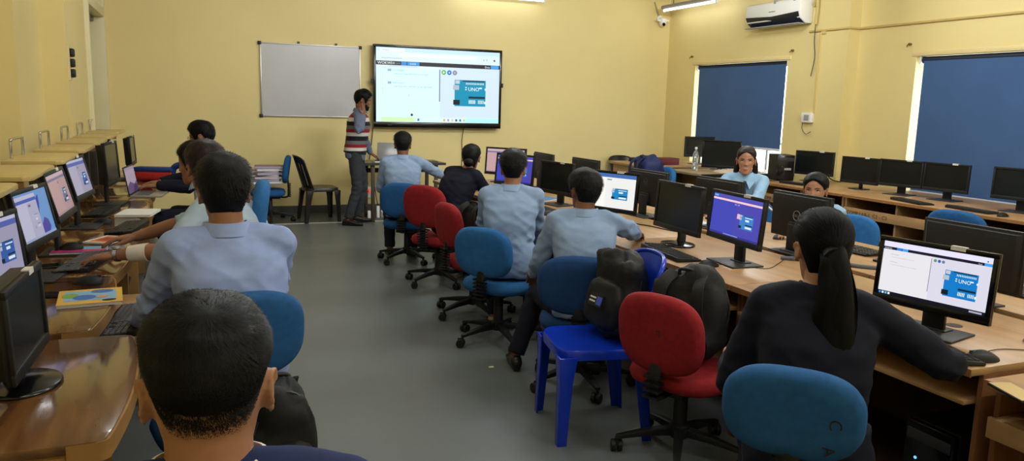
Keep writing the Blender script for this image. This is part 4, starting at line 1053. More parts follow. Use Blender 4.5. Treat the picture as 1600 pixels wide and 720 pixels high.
# ------------------------------------------------------------------ benches
def comp_text(mb, s, size, M): mb.text(s, size, M)
FX = Matrix(((0,0,-1,0),(-1,0,0,0),(0,1,0,0),(0,0,0,1)))   # writing that faces -x
def mid_desk(label, y0, y1, text=None, dz=0., far=False, front=True, low=M_LAM):
    x0, x1 = (2.28, 3.05) if not far else (3.13, 3.85)
    t = thing('computer_desk', label, 'computer desk', ((x0+x1)/2, (y0+y1)/2, 0), 180 if far else 0, 'double row of wooden computer desks')
    L = (y1-y0)/2-.003; W = (x1-x0)/2; zt = .75+dz
    MB().bx(-W, W, -L, L, zt-.025, zt).build('desktop', M_LAM, t, 30, bevel=.003)
    MB().bx(-W-.004, -W, -L, L, zt-.027, zt-.001).build('edge_band', M_LAME, t, 0)
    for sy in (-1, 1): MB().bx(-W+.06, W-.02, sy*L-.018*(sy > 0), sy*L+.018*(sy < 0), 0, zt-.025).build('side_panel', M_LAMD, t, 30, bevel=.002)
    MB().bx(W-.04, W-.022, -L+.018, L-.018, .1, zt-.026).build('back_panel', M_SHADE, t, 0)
    MB().bx(-W+.02, -W+.4, -L+.03, L-.03, zt-.135, zt-.12).build('keyboard_tray', M_LAM, t, 30, bevel=.002)
    if front: MB().bx(-W+.005, -W+.022, -L+.02, L-.02, zt-.185, zt-.118).build('tray_front', M_LAM, t, 30, bevel=.002)
    if text:
        x = MB(); x.text(text, .05, Matrix.Translation((-W+.0035, L-.05, zt-.168)) @ FX); x.build('lettering', M_INK, t, 0)
    for k in range(1): MB().bx(-W+.12, W-.05, -L+.018, L-.018, (.28 if front else .13), (.298 if front else .148)).build('lower_shelf', low, t, 30)
    MB().cyl((-.02+.05, -L*.35, zt-.001), (-.02+.05, -L*.35, zt+.0015), .03, n=20).build('cable_grommet', M_SHADE, t, 40)
    return t
ys = [1.64, 2.86, 4.08, 5.30, 6.52, 7.74]
who = ['under the wide monitor showing the blue board', 'under the purple-lit monitor and the black round-footed monitor', 'in front of the boy whose elbow rests on it', 'in front of the boy with the faded blue chair', 'beside the girl in the dark jacket']
for i in range(5):
    mid_desk('aisle-side wooden computer desk '+who[i], ys[i], ys[i+1], 'COMP-LAB-1' if i in (1, 2, 3) else None, 0, False, i > 0, M_LAM if i else M_SHADE)  # first desk's lower shelf coloured dark to imitate the shade underneath
who2 = ['behind the wide monitor, facing the blinds', 'where the girl hidden by a monitor sits', 'where the girl facing the camera sits', 'third from its near end, facing the blinds', 'at the far end, facing the blinds']
for i in range(5): mid_desk('wooden computer desk on the inner side '+who2[i], ys[i], ys[i+1], None, 0, True)
mid_desk('wooden computer desk at the very end of the double row with a phone on it', .36, 1.6, None, -.015)
def right_desk(label, y0, y1, text):
    t = thing('computer_desk', label, 'computer desk', (6.5, (y0+y1)/2, 0), 0, 'wall row of wooden computer desks')
    L = (y1-y0)/2-.003; W = .53
    MB().bx(-W, W, -L, L, .725, .75).build('desktop', M_LAM, t, 30, bevel=.003)
    MB().bx(-W-.004, -W, -L, L, .724, .749).build('edge_band', M_LAME, t, 0)
    MB().bx(-W+.005, -W+.022, -L+.02, L-.02, .54, .63).build('tray_front', M_LAM, t, 30, bevel=.002)
    MB().bx(-W+.02, -W+.4, -L+.03, L-.03, .54, .555).build('keyboard_tray', M_LAMD, t, 30)
    x = MB(); x.text(text, .052, Matrix.Translation((-W+.0035, L-.06, .565)) @ FX); x.build('lettering', M_INK, t, 0)
    for yy in (-L, -.02, L-.02): MB().bx(-W+.04, W-.02, yy, yy+.02, 0, .725).build('side_panel', M_LAM, t, 30)
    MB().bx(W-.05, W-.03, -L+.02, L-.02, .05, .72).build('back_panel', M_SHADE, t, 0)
    for z in (.1, .36): MB().bx(-W+.06, W-.06, -L+.02, L-.02, z, z+.018).build('lower_shelf', M_LAM, t, 30)
    MB().bx(-W+.05, -W+.068, -L+.02, L-.02, .345, .385).build('shelf_lip', M_LAM, t, 30)
for (a, c_, la, tx) in ((5.9, 7.12, 'wooden computer desk against the wall with the switched-off monitor nearest the tower', 'COMP LAB-1  C1'), (4.66, 5.88, 'wooden computer desk against the wall under two touching black monitors', 'COMP LAB-1  C2 - C3'), (3.42, 4.64, 'wooden computer desk against the wall before the wide blue blind', 'COMP LAB-1  C4 - C5')):
    right_desk(la, a, c_, tx)
# varnished desks with raised shelves along the wall of the door
def left_desk(label, y0, tray=0., x=-.34, hx=.14):
    t = thing('computer_desk', label, 'computer desk', (x, y0+.45, 0), 0, 'varnished computer desks along the door wall')
    out = [(-.72, -.447), (-.1, -.447)]
    out += [(-.055+.04*math.sin(a), -.42-.027*math.cos(a)) for a in [R(q) for q in (20, 45, 70)]]
    out += [(-.012+.03*(1-(u/.40)**2)-.0, u) for u in [-.38+.76*i/12 for i in range(13)]]
    out += [(-.055+.04*math.cos(a), .4+.047*math.sin(a)) for a in [R(q) for q in (20, 45, 70)]]+[(-.1, .447), (-.72, .447)]
    MB().prism(out, .724, .75).build('desktop', M_VARN, t, 30, bevel=.004)
    band = [p for p in out if p[0] > -.11]
    e = MB()
    e.loft([[(x*1.0+.0, y, .7), (x+.006, y, .7), (x+.006, y, .747), (x, y, .747)] for x, y in band]); e.build('edge_band', M_VEDGE, t, 40)
    for sy in (-1, 1): MB().bx(-.7, -.1, sy*.44-.02*(sy > 0), sy*.44+.02*(sy < 0), 0, .724).build('side_panel', M_VEDGE, t, 30, bevel=.002)
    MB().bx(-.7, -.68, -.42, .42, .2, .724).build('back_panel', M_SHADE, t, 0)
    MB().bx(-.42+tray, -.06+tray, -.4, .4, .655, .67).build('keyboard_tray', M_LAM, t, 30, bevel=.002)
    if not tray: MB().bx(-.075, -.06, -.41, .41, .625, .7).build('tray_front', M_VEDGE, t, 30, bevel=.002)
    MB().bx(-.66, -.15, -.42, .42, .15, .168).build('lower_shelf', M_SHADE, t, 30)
    for yy in (-.2, .16): MB().bx(-.655+hx, -.595+hx, yy, yy+.035, .75, 1.16).build('shelf_post', M_STEEL, t, 30, bevel=.003)
    sh = [(-.755, -.33), (-.5, -.33), (-.475, -.31), (-.465, -.28), (-.465, .28), (-.475, .31), (-.5, .33), (-.755, .33)]
    sh = [(a+hx, b_) for a, b_ in sh]
    MB().prism(sh, 1.16, 1.182).build('raised_shelf', M_SHELF, t, 30, bevel=.003)
    MB().bx(-.745+hx, -.5+hx, -.315, -.3, 1.115, 1.16).build('shelf_apron', M_LAME, t, 30)
    MB().tube(smooth_path([(-.735+hx, -.16, 1.18), (-.735+hx, -.16, 1.27), (-.735+hx, -.13, 1.285), (-.735+hx, .13, 1.285), (-.735+hx, .16, 1.27), (-.735+hx, .16, 1.18)], 5), .008, 8).build('guard_rail', M_CHROME, t, 60)
    return t
first = left_desk('varnished desk at the near end of the door wall row with square black monitor', 1.93, 0., -.2, 0.)
second = left_desk('varnished desk with its keyboard tray pulled out and a cartoon booklet on it', 2.9, .2)
third = left_desk('varnished desk under the monitor with swirling blue wallpaper', 3.8)
for i, la in enumerate(('varnished desk where hands type on a keyboard', 'varnished desk with a white notebook lying on it', 'varnished desk with the switched-off upright monitor', 'varnished desk with an open laptop', 'varnished desk last in the row beside the door')):
    dup(third, (-.34, 2.0+.9*(i+3)+.45, 0), 0, la)
# ------------------------------------------------------------------ monitors (x, y, heading, width, height, bottom, tilt)
monitor('monitor with pink-lit screen at the far end of the double row', 2.945, 7.43, -128, .477, .283, .824, 5.7, 'pink', e=.8)
monitor('monitor with purple screen half hidden by a boy\'s head', 2.69, 6.57, -114, .48, .291, .811, 6, 'purple', e=.8)
monitor('switched-off monitor between the heads of two boys in blue shirts', 2.69, 5.66, -100, .455, .262, .838, 2, None)
monitor('monitor with white page just beyond the boy resting his elbow', 2.64, 4.70, -112, .48, .282, .83, 5, 'editor', e=.95, glossy=True)
monitor('switched-off black monitor on a round glossy foot', 2.61, 3.83, -88, .49, .285, .833, 4, None, 'round')
monitor('monitor with purple-blue screen and pale toolbar next to the round-footed monitor', 2.59, 3.28, -84, .5, .262, .86, 5, 'purple', e=.85)
monitor('wide monitor with bright page and blue circuit board before the girl with ponytail', 2.49, 2.0, -101, .437, .255, .83, 4, 'editor_big', e=.95, glossy=True)
G2_ = 'back-turned monitors of the double row'
for la, x, y, h, lg in (('back-turned monitor rising behind the purple screen beside a boy\'s head', 3.15, 6.86, 92, 'script'), ('back-turned monitor just above the head of the boy resting his elbow', 3.22, 6.12, 88, 'script'),
        ('back-turned monitor with round badge behind the bright white page', 3.14, 4.95, 87, 'script'), ('back-turned monitor in front of the girl facing the camera', 3.3, 4.32, 87, 'ring'),
        ('large back-turned monitor with silver ring logo hiding a girl\'s face', 3.21, 3.44, 91, 'ring'), ('back-turned monitor behind the wide bright screen', 3.12, 2.31, 89, None)):
    monitor(la, x, y, h, .468, .262, .828, 1, None, back=lg, sticker=False, group=G2_)
G3_ = 'switched-off monitors along the window wall'
for la, x, y, h, w_, hh, zb in (('switched-off monitor beside the black computer tower', 6.69, 7.07, -108, .481, .279, .821), ('switched-off monitor on the wall bench next after the one by the tower', 6.53, 6.24, -98, .448, .281, .809),
        ('switched-off monitor on the wall bench at the edge of the wide blind', 6.53, 5.72, -102, .45, .27, .831), ('switched-off monitor touching its neighbour before the wide blue blind', 6.58, 5.25, -95, .457, .27, .834), ('switched-off monitor standing alone before the wide blue blind', 6.47, 4.44, -100, .47, .275, .851)):
    monitor(la, x, y, h, w_, hh, zb, 1.5, None, base='round' if hh > .28 else 'rect', group=G3_)
monitor('square black monitor on an oval foot at the near end of the varnished desks', -.43, 2.39, 92, .41, .245, .815, 2, None, 'round', thick=.075, chin=.03, bez=.02)
GL = 'lit monitors on the varnished desks'
monitor('monitor with pale page, its edge hidden by the square black monitor', -.646, 3.13, 102, .455, .25, .87, 6, 'editor_dim', e=.75, group=GL)
monitor('monitor with swirling blue wallpaper behind its window', -.617, 3.83, 98, .43, .25, .9, 11, 'desktop_blue', e=.75, group=GL)
monitor('monitor with pinkish page between two bluish ones on the varnished desks', -.597, 4.43, 92, .465, .245, .93, 14, 'pink', e=.6, group=GL)
monitor('monitor with pale page beneath the raised shelf, last lit one in the row', -.609, 5.26, 96, .434, .25, .93, 14, 'editor_dim', e=.72, group=GL)
monitor('tall switched-off monitor on the varnished desks behind the open laptop', -.55, 6.35, 96, .428, .307, .896, 3, None, thick=.06)
monitor('narrow-edged switched-off monitor at the door end of the varnished desks', -.533, 8.18, 92, .403, .27, .89, 3, None, thick=.06)
# the small tables in the far corner
t = thing('table', 'light wooden side table against the front wall near the corner', 'table', (6.3, 9.6, 0), 0)
MB().prism([(-.66, -.42), (.5, -.55), (.66, .35), (-.66, .5)], .735, .765).build('tabletop', M_LAM, t, 30, bevel=.003)
MB().bx(-.6, -.58, -.36, .42, 0, .735).build('side_panel', M_LAM, t, 30); MB().bx(.5, .52, -.4, .3, 0, .735).build('side_panel', M_LAM, t, 30); MB().bx(-.58, .5, .25, .27, .2, .735).build('back_panel', M_LAMD, t, 30)
t = thing('table', 'dark-edged table with bottle and cloth in front of the smaller window', 'table', (6.34, 8.15, 0), 0)
MB().bx(-.7, .7, -.38, .42, .745, .775).build('tabletop', mat('grey_table_laminate', (146, 126, 98), .4, var=(3, .1)), t, 30, bevel=.003)
MB().bx(-.705, .7, -.388, -.38, .735, .776).build('edge_band', M_BLK, t, 0)
for sx in (-1, 1):
    for sy in (-1, 1): MB().bx(sx*.6-.025, sx*.6+.025, sy*.3-.025, sy*.3+.025, 0, .745).build('leg', M_SHADE, t, 30)
MB().bx(-.5, .5, -.36, -.34, .2, .7).build('modesty_panel', M_LAM, t, 30)
tag(MB().bx(5.85, 6.3, 9.22, 9.45, .766, .86).build('box', mat('maroon_card', (96, 24, 30), .6), None, 30, bevel=.004), 'flat maroon box behind the water bottle', 'box')
monitor('back-turned monitor on a stand in the corner beside the smaller window', 6.72, 9.35, -170, .46, .29, .87, 0, None, back='script', sticker=False, desk=.766)
monitor('large black monitor on the dark-edged table by the smaller window', 6.4, 8.42, -135, .5, .36, .79, 0, None, sticker=False, desk=.776, glossy=True)
t = thing('water_bottle', 'clear plastic water bottle on the dark-edged table', 'bottle', (5.9, 8.28, .776), 0)
M_CLR = mat('clear_plastic', (225, 232, 235), .08, trans=.85)
MB().lathe([(.034, 0), (.038, .01), (.038, .09), (.034, .1), (.038, .11), (.038, .19), (.03, .23), (.014, .255), (.014, .275)], 20).build('bottle_body', M_CLR, t, 60)
MB().lathe([(.016, .272), (.016, .295), (.012, .297)], 16).build('cap', M_WHITE, t, 40)
cl = MB(); N = 18
F = [[(6.0+.62*i/N, 7.86+.2*j/6+.015*math.sin(i*1.3), .776+.012+max(0, .026*noise.noise((i*.7, j*.9, 2))+.024*math.sin(math.pi*j/6))*(1 if 0 < i < N else 0)) for i in range(N+1)] for j in range(7)]
for r in F: r[0] = (r[0][0], r[0][1], .778); r[-1] = (r[-1][0], r[-1][1], .778)
F[0] = [(a, b_, .778) for a, b_, c_ in F[0]]; F[-1] = [(a, b_, .778) for a, b_, c_ in F[-1]]
cl.add([p for r in F for p in r], [(j*(N+1)+i, j*(N+1)+i+1, (j+1)*(N+1)+i+1, (j+1)*(N+1)+i) for j in range(6) for i in range(N)])
tag(cl.build('cloth', mat('beige_cloth', (190, 176, 160), .9), None, 60, fixn=False), 'crumpled beige cloth along the edge of the dark-edged table', 'cloth')
tower('black computer tower standing on the wall bench beside the smaller blind', 6.4, 7.28, .75, 200, (.2, .3, .3))
plastic_chair('black chair whose curved top shows behind the light wooden side table', 6.2, 10.42, 180, M_PBLK, sc=.94)
backpack('navy cloth bag sitting on a blue chair beyond the double row of desks', 5.22, 8.3, .5, 100, mat('navy_nylon', (26, 38, 84), .7, bump=(60, .3, .004)), (.42, .3, .46), seed=4)
office_chair('pale blue office chair holding the navy cloth bag', 5.27, 8.3, -85, .46, .66, M_BLUE2, spin=10)
tag(MB().lathe([(.001, 0), (.07, .0), (.08, .012), (.07, .05), (.05, .055), (.001, .056)], 24).build('cap', M_BLK, None, 50, loc=(6.0, 9.95, .766)), 'flat black cap lying on the light wooden side table', 'cap')
# ------------------------------------------------------------------ chairs
C = office_chair
C('blue office chair of the boy nearest the wall screen', 1.9, 7.33, 28, .43, .62, M_BLUE, .35, .44, 10)
C('red office chair of the girl in the dark jacket', 1.92, 6.33, 52, .44, .69, M_RED, .37, .43, 30)
C('red office chair with a small black bag behind the bent-over girl', 1.88, 5.3, 82, .45, .68, M_RED, .33, .40, 52)
C('blue office chair with bellows post of the boy between two other chairs', 1.82, 4.63, 52, .44, .625, M_BLUE2, .33, .42, 14)
C('dark blue office chair of the boy resting his elbow on the desk', 1.96, 3.73, 30, .43, .615, M_NAVYF, .33, .46, 60)
C('red office chair holding a black backpack', 2.0, 2.8, 66, .43, .60, M_RED, .36, .42, 66, [('7', .02, -.0, 20)])
C('blue office chair with letters inked on its back under the girl with ponytail', 1.575, 1.645, 47, .40, .775, M_BLUE, .25, .36, 40, [('C', .09, .02, -80), ('A', .08, -.06, -75)])
C('blue office chair behind the man in the light blue shirt', .06, 2.8, -14, .455, .775, M_BLUE, .31, .45, 20)
C('pale blue office chair under the person with bandaged wrist', .09, 4.24, -86, .45, .95, M_BLUE2, .36, .42, 20)
C('blue office chair under the person bent towards the laptop desk', .1, 5.0, -80, .45, .72, M_BLUE, .3, .42, 35)
C('blue office chair under the man with spectacles', .1, 7.25, -75, .46, .72, M_BLUE, .3, .42, 55)
C('blue office chair under the boy seen closest, mostly out of view', 0, .93, 3, .42, .68, M_BLUE, .3, .42, 15)
C('blue office chair of the girl hidden by the ring-logo monitor', 4.06, 4.02, -115, .45, .69, M_BLUE2, .32, .44, 25)
C('blue office chair of the girl facing the camera', 4.2, 5.15, -135, .44, .66, M_BLUE, .3, .42, 5)
C('empty blue office chair in front of the wall bench', 5.42, 4.07, 78, .46, .7, M_BLUE, .33, .45, 5)
C('blue office chair by the wall carrying a stack of papers', .86, 10.22, -82, .42, .66, M_BLUE, .36, .42, 24)
plastic_chair('black plastic chair standing against the wall beside the standing man', 1.47, 10.12, 84, M_PBLK, True)
plastic_chair('glossy royal blue plastic chair with a backpack in the aisle', 1.74, 3.2, -80, M_PBLUE, False, 1.02)
# stack of exam papers
rg = random.Random(3); z = .466
for i in range(9):
    hh = rg.choice((.018, .022, .026, .03))
    b = MB(); a = R(rg.uniform(-24, 24)); M_ = Matrix.Translation((.84+rg.uniform(-.03, .03), 10.2+rg.uniform(-.02, .02), z)) @ rotz(a)
    b.bx(-.17, .17, -.12, .12, 0, hh-.002, M_, 0); b.bx(-.172, .172, -.122, .122, hh-.003, hh-.0005, M_, 1)
    o = b.build('paper_bundle', [mat('bundle_pages_%d' % (i % 3), ((206, 192, 208), (222, 216, 222), (180, 170, 192))[i % 3], .7), mat('bundle_cover_%d' % (i % 4), ((150, 120, 140), (120, 128, 150), (170, 160, 160), (110, 84, 90))[i % 4], .7)], None, 0)
    tag(o, 'bundle of papers in the stack on the blue chair by the wall', 'papers', 'paper bundles stacked on the blue chair'); z += hh
# ------------------------------------------------------------------ bags
M_BAG = mat('black_nylon', (17, 17, 19), .6, var=(20, .2), bump=(50, .35, .004))
M_BAG2 = mat('black_ripstop', (11, 13, 16), .7, var=(20, .2), bump=(60, .35, .004))
backpack('black backpack with a logo patch slumped on the blue plastic chair', 1.87, 3.22, .44, -95, M_BAG, (.34, .21, .43), lean=-20, seed=2, patch=True, slump=.1)
backpack('black backpack sitting upright on the red office chair', 2.05, 2.85, .465, 60, M_BAG2, (.34, .24, .37), lean=6, seed=6)
backpack('small black bag hung on the red chair beside the bent-over girl', 1.95, 5.42, .52, 70, M_BAG2, (.3, .2, .3), lean=4, seed=9)
backpack('black backpack hung behind the blue chair of the man in the light blue shirt', (.215), 2.42, .25, 170, M_BAG2, (.22, .17, .43), lean=4, seed=12)
t = thing('school_bag', 'red and blue school bag at the door end of the varnished desks', 'school bag', (-.33, 8.05, .75), 20)
MB().bx(-.2, .14, -.07, .07, 0, .095).build('bag_body', mat('red_fabric', (190, 44, 44), .8), t, 30, bevel=.03, seg=3)
MB().bx(-.21, .15, -.075, .075, .085, .125).build('top_flap', mat('blue_nylon', (24, 60, 130), .6), t, 30, bevel=.015)
a = MB(); a.tube(smooth_path([(.13, 0, 0), (.15, 0, .12), (.24, 0, .15), (.32, 0, .09), (.34, 0, 0)], 6), .03, 10); a.build('strap_arch', mat('blue_nylon', (24, 60, 130), .6), t, 60)
# ------------------------------------------------------------------ keyboards, mice and papers on the benches
K = keyboard
K('grey-keyed keyboard on the pulled-out tray by the cartoon booklet', -.265, 3.29, .671, 97, .44, .14, True)
K('keyboard under the typing hands on the varnished desks', -.5, 4.1, .751, 100, .44, .15, True)
K('keyboard on the varnished desks just beyond the pink booklet', -.39, 5.12, .751, 100)
K('keyboard on the varnished desks beside the white notebook', -.6, 5.86, .751, 98)
K('keyboard at the foot of the round-footed monitor', 2.42, 3.58, .751, -84)
K('keyboard tucked against the arm of the girl with ponytail', 2.35, 1.88, .751, -72)
K('keyboard between two boys in blue shirts on the double row', 2.47, 5.4, .751, -90)
K('keyboard before the girl facing the camera', 3.55, 4.5, .751, 90)
K('keyboard beside the hand of the girl hidden by a monitor', 3.56, 3.45, .751, 90)
K('keyboard behind the wide bright screen', 3.48, 2.2, .751, 90)
K('pale keyboard on the inner side of the double row behind the ponytail', 3.5, 2.9, .751, 90, .44, .15, True)
K('keyboard lying askew under the touching monitors on the wall bench', 6.12, 5.2, .751, -75)
K('keyboard on the wall bench in front of the switched-off monitor edge of the wide blind', 6.16, 4.62, .751, -84)
K('keyboard beside the black computer tower on the wall bench', 6.2, 6.75, .751, -95)
m_ = mouse
m_('black mouse beside the keyboard at the round-footed monitor', 2.43, 3.24, .751, -88, [(2.6, 3.22), (2.68, 3.1), (2.85, 3.2), (2.98, 3.3)])
m_('black mouse on the desk in front of the wide bright screen', 2.4, 1.7, .751, -76, [(2.56, 1.76), (2.68, 1.72), (2.78, 1.82), (3.0, 1.8)])
m_('black mouse between two boys in blue shirts', 2.4, 5.13, .751, -95, [(2.6, 5.12), (2.8, 5.25), (2.98, 5.3)])
m_('black mouse on the pink and blue notebook', -.6, 4.42, .766, 100)
m_('black mouse by the corner of the cartoon booklet', -.44, 3.66, .751, 100, [(-.6, 3.7), (-.68, 3.8)])
m_('black mouse on the varnished desks before the white notebook', -.55, 5.38, .751, 100)
m_('black mouse at the end of the wall bench keyboard', 6.07, 4.28, .751, -90)
m_('black mouse under the hand of the girl hidden by a monitor', 3.42, 3.86, .751, 60)
def phone(label, x, y, z, head, scr_=None):
    t = thing('smartphone', label, 'phone', (x, y, z), head)
    MB().bx(-.037, .037, -.078, .078, 0, .009).build('body', M_BLK, t, 30, bevel=.004)
    MB().bx(-.034, .034, -.074, .074, .009, .0096).build('screen', scr_ or M_BLKG, t, 0)
phone('phone lying on the end desk of the double row', 2.24, 1.47, .736, 20, mat('tan_phone_face', (190, 160, 96), .3))
phone('dark phone beside the mouse next to the cartoon booklet', -.56, 3.46, .751, 100)
phone('dark phone near the monitor with blue wallpaper', -.66, 4.05, .751, 80)
def sheet(name, label, cat, x, y, z, head, w_, d_, m, th=.008):
    t = thing(name, label, cat, (x, y, z), head)
    MB().bx(-w_/2, w_/2, -d_/2, d_/2, 0, th).build('pages', M_PAPER, t, 30)
    c = MB(); c.bx(-w_/2-.002, w_/2+.002, -d_/2-.002, d_/2+.002, th, th+.0012, None, 0)
    return t, c
t, c = sheet('booklet', 'yellow-edged booklet with a blue and green cartoon cover', 'booklet', -.4, 3.36, .751, 85, .24, .22, None, .012)
for x0, x1, y0, y1, q in ((-.09, .07, -.09, .09, 1), (-.06, .02, -.1, -.04, 2), (-.02, .06, -.06, .02, 3), (-.1, -.04, .0, .08, 3), (0, .045, .02, .06, 4), (.075, .1, .04, .09, 5)):
    mm = Matrix.Translation(((x0+x1)/2, (y0+y1)/2, .0132+.0003*q))
    c.prism([((x1-x0)/2*math.cos(6.283*k/18), (y1-y0)/2*math.sin(6.283*k/18)) for k in range(18)] if q != 1 else [(x0-(x0+x1)/2, -.09), ((x1-x0)/2, -.09), ((x1-x0)/2, .09), (x0-(x0+x1)/2, .09)], 0, .0003, mm, q)
c.build('cover', [mat('cover_yellow', (222, 176, 66), .4), mat('cover_sky', (126, 180, 216), .4), mat('cover_green', (120, 172, 70), .4), mat('cover_blue', (44, 104, 190), .4), mat('cover_tan', (206, 150, 120), .4), M_INK], t, 0, fixn=False)
t, c = sheet('booklet', 'white-edged booklet with an orange and red cover on the varnished desks', 'booklet', -.46, 4.72, .751, 118, .21, .15, None, .008)
c.bx(-.09, .09, -.055, .055, .009, .0098, None, 1); c.bx(-.05, .05, -.035, .03, .0098, .0104, None, 2); c.build('cover', [M_PAPER, mat('cover_orange', (226, 130, 90), .4), mat('cover_red', (176, 62, 52), .4)], t, 0)
t, c = sheet('notebook', 'pink and blue striped notebook under a mouse', 'notebook', -.56, 4.4, .751, 92, .16, .24, None, .013)
c.bx(-.082, 0, -.122, .122, .014, .0146, None, 1); c.bx(0, .05, -.122, .122, .014, .0146, None, 2); c.build('cover', [mat('cover_purple', (140, 70, 130), .4), mat('cover_cyan', (110, 170, 200), .4), mat('cover_pink', (206, 44, 116), .4)], t, 0)
t, c = sheet('notebook', 'open white notebook on the varnished desks', 'notebook', -.37, 5.76, .751, 100, .3, .22, None, .014); c.build('cover', M_PAPER, t, 0)
t, c = sheet('notebook', 'blue notebook between the switched-off monitor and a boy\'s shoulder', 'notebook', 2.74, 6.0, .751, 60, .2, .26, None, .01); c.build('cover', mat('cover_skyblue', (70, 130, 190), .5), t, 0)
t, c = sheet('paper_sheet', 'pale sheet of paper lying behind the round-footed monitor', 'paper', 3.25, 4.52, .751, 10, .21, .28, None, .003); c.build('cover', mat('paper_bluish', (196, 208, 222), .7), t, 0)
t, c = sheet('notebook', 'white notebook by the girl in the dark jacket at the pink screen', 'notebook', 2.6, 6.95, .751, 40, .22, .3, None, .012); c.build('cover', M_PAPER, t, 0)
tag(MB().bx(1.575, 1.605, 4.13, 4.15, 0, .002).build('paper_scrap', M_PAPER, None, 0), 'tiny white scrap of paper on the bare floor of the aisle', 'scrap')
# laptop used by the man with spectacles
t = thing('laptop', 'open silver laptop on the varnished desks by the man with spectacles', 'laptop', (-.36, 6.85, .751), 97)
MB().bx(-.18, .18, -.1, .13, 0, .016).build('base', mat('laptop_silver', (160, 154, 140), .4, .3), t, 30, bevel=.004)
kk = MB()
for r in range(5):
    for k in range(12): kk.bx(-.155+k*.026, -.132+k*.026, .06-r*.022-.045, .078-r*.022-.045+.0, .016, .0185)
kk.build('keys', M_KEYG, t, 0)
Rl = Matrix.Translation((0, -.1, .014)) @ Matrix.Rotation(R(10), 4, 'X')
MB().bx(-.18, .18, -.009, 0, 0, .225, Rl).build('lid', M_DARK, t, 30, bevel=.003)
s = display(.345, .2, 'laptop', t, (0, 0, 0), 0, .7); s.matrix_local = Rl @ Matrix.Translation((0, .001, .014))
t = tower('black computer tower with a lit button under the desk of the girl with ponytail', 2.58, 1.86, .15, -90, (.2, .36, .3), True)
cable('monitor_cable', 'black cable looping across the desk behind the bright white page', [(2.75, 4.7, .755), (2.85, 4.5, .755), (2.9, 4.25, .755), (3.0, 4.1, .755)], .004)
cable('monitor_cable', 'pale bundle of cables behind the purple-blue monitor', [(2.95, 3.3, .755), (3.1, 3.15, .765), (3.2, 3.0, .757), (3.3, 2.9, .757)], .014, M_KEYG)
cable('monitor_cable', 'black cable hanging beside the monitor by the computer tower', [(6.75, 7.12, 1.0), (6.85, 7.1, .9), (6.9, 7.0, .78), (6.95, 6.9, .756)], .006)
cable('monitor_cable', 'white cable curling beside the seated girl facing the camera', [(3.45, 4.05, .95), (3.5, 3.9, .85), (3.6, 3.8, .76), (3.7, 3.85, .756)], .006, M_WHITE)
# ------------------------------------------------------------------ people
def hd(x, y, head, d=.12): return x-d*math.sin(R(head)), y-d*math.cos(R(head))
DN = (0, 0, 1)
# the boy closest to the camera
person('person seen from behind with cropped black hair and blue blazer, closest of all', *hd(0.005, 1.09, 2), 2, .425, 1., 6, neck=-.014, top='blazer', mtop=M_NAVYB, sk='fair', hair='fade', thick=.01, strands=30000, slen=.018, swid=.0007, seed=1, vox=.005, hpitch=2, collar=M_PAPER, hairtop=1.4, whorl=(.004, -.062), fold=.005, fade=True)
# man in the light blue shirt
person('person in a light blue shirt seen squarely from behind before the varnished desks', *hd(.092, 2.9, -4), -4, .455, 1.02, 7, hyaw=3, top='shirt', mtop=M_SHIRTB, sk='tan', hair='low', thick=.014, strands=5000, slen=.03, swid=.0016, seed=2,
       hands=((-.22, 3.2, .68), (.2, 3.25, .68)), elbow=((-.3, -.2, -1), (.3, -.2, -1)), fold=.012)
# typing with a bandaged wrist
t, D = person('person in a pale shirt typing with a watch and a bandaged wrist', *hd(.12, 4.12, -62), -62, .47, 1., 14, hyaw=50, top='shirt', mtop=M_SHIRTP, sk='tan', hair='low', mhair=M_HAIRB, thick=.016, strands=4000, slen=.03, seed=3, sleeves=(.18, .18),
       hands=((-.36, 3.94, .815), (-.34, 4.33, .815)), palms=(((-1, .12, -.12), DN), ((-1, .05, -.1), DN)), curl=(.35, .35), elbow=((-.4, -.6, -.35), (.6, -.4, -.35)), vox=.005)
S, E, Wr = D['arms'][0]
def band(name, p0, p1, r0, r1, m, n=18): MB().tube([p0, p0.lerp(p1, .5), p1], [r0, (r0+r1)/2+.001, r1], n).build(name, m, t, 60)
band('bandage', E.lerp(Wr, .38), E.lerp(Wr, .72), .043, .037, mat('bandage_gauze', (216, 208, 196), .9, bump=(200, .4, .002)))
ax = (Wr-E).normalized(); up = (Vector((0, 0, 1))-ax*ax.z).normalized(); w0 = E.lerp(Wr, .95)
wm = MB(); wm.tube([w0-ax*.009, w0+ax*.009], [.033, .032], 18); wm.build('watch_strap', M_CHROME, t, 60)
MB().cyl(w0+up*.03, w0+up*.041, .019, .018, 20).build('watch_face', M_LOGO, t, 40)
person('person bent low behind the person with bandaged wrist, dark hair only', *hd(.06, 5.0, -85), -85, .44, .97, 12, hyaw=10, hpitch=10, top='shirt', mtop=M_SHIRT, sk='tan', hair='low', thick=.016, strands=3000, slen=.03, seed=4)
t, D = person('person with spectacles and a dark jacket at the open laptop by the wall', *hd(.04, 7.3, -72), -72, .45, 1., 4, hyaw=0, hpitch=12, top='blazer', mtop=M_NAVY, sk='tan', hair='short', thick=.018, strands=3000, slen=.03, seed=5, glasses=True, face=True,
       hands=((-.3, 7.0, .81), (-.28, 7.28, .81)), palms=(((-1, .1, -.05), DN), ((-1, .0, -.05), DN)), curl=(.3, .3), vox=.005)
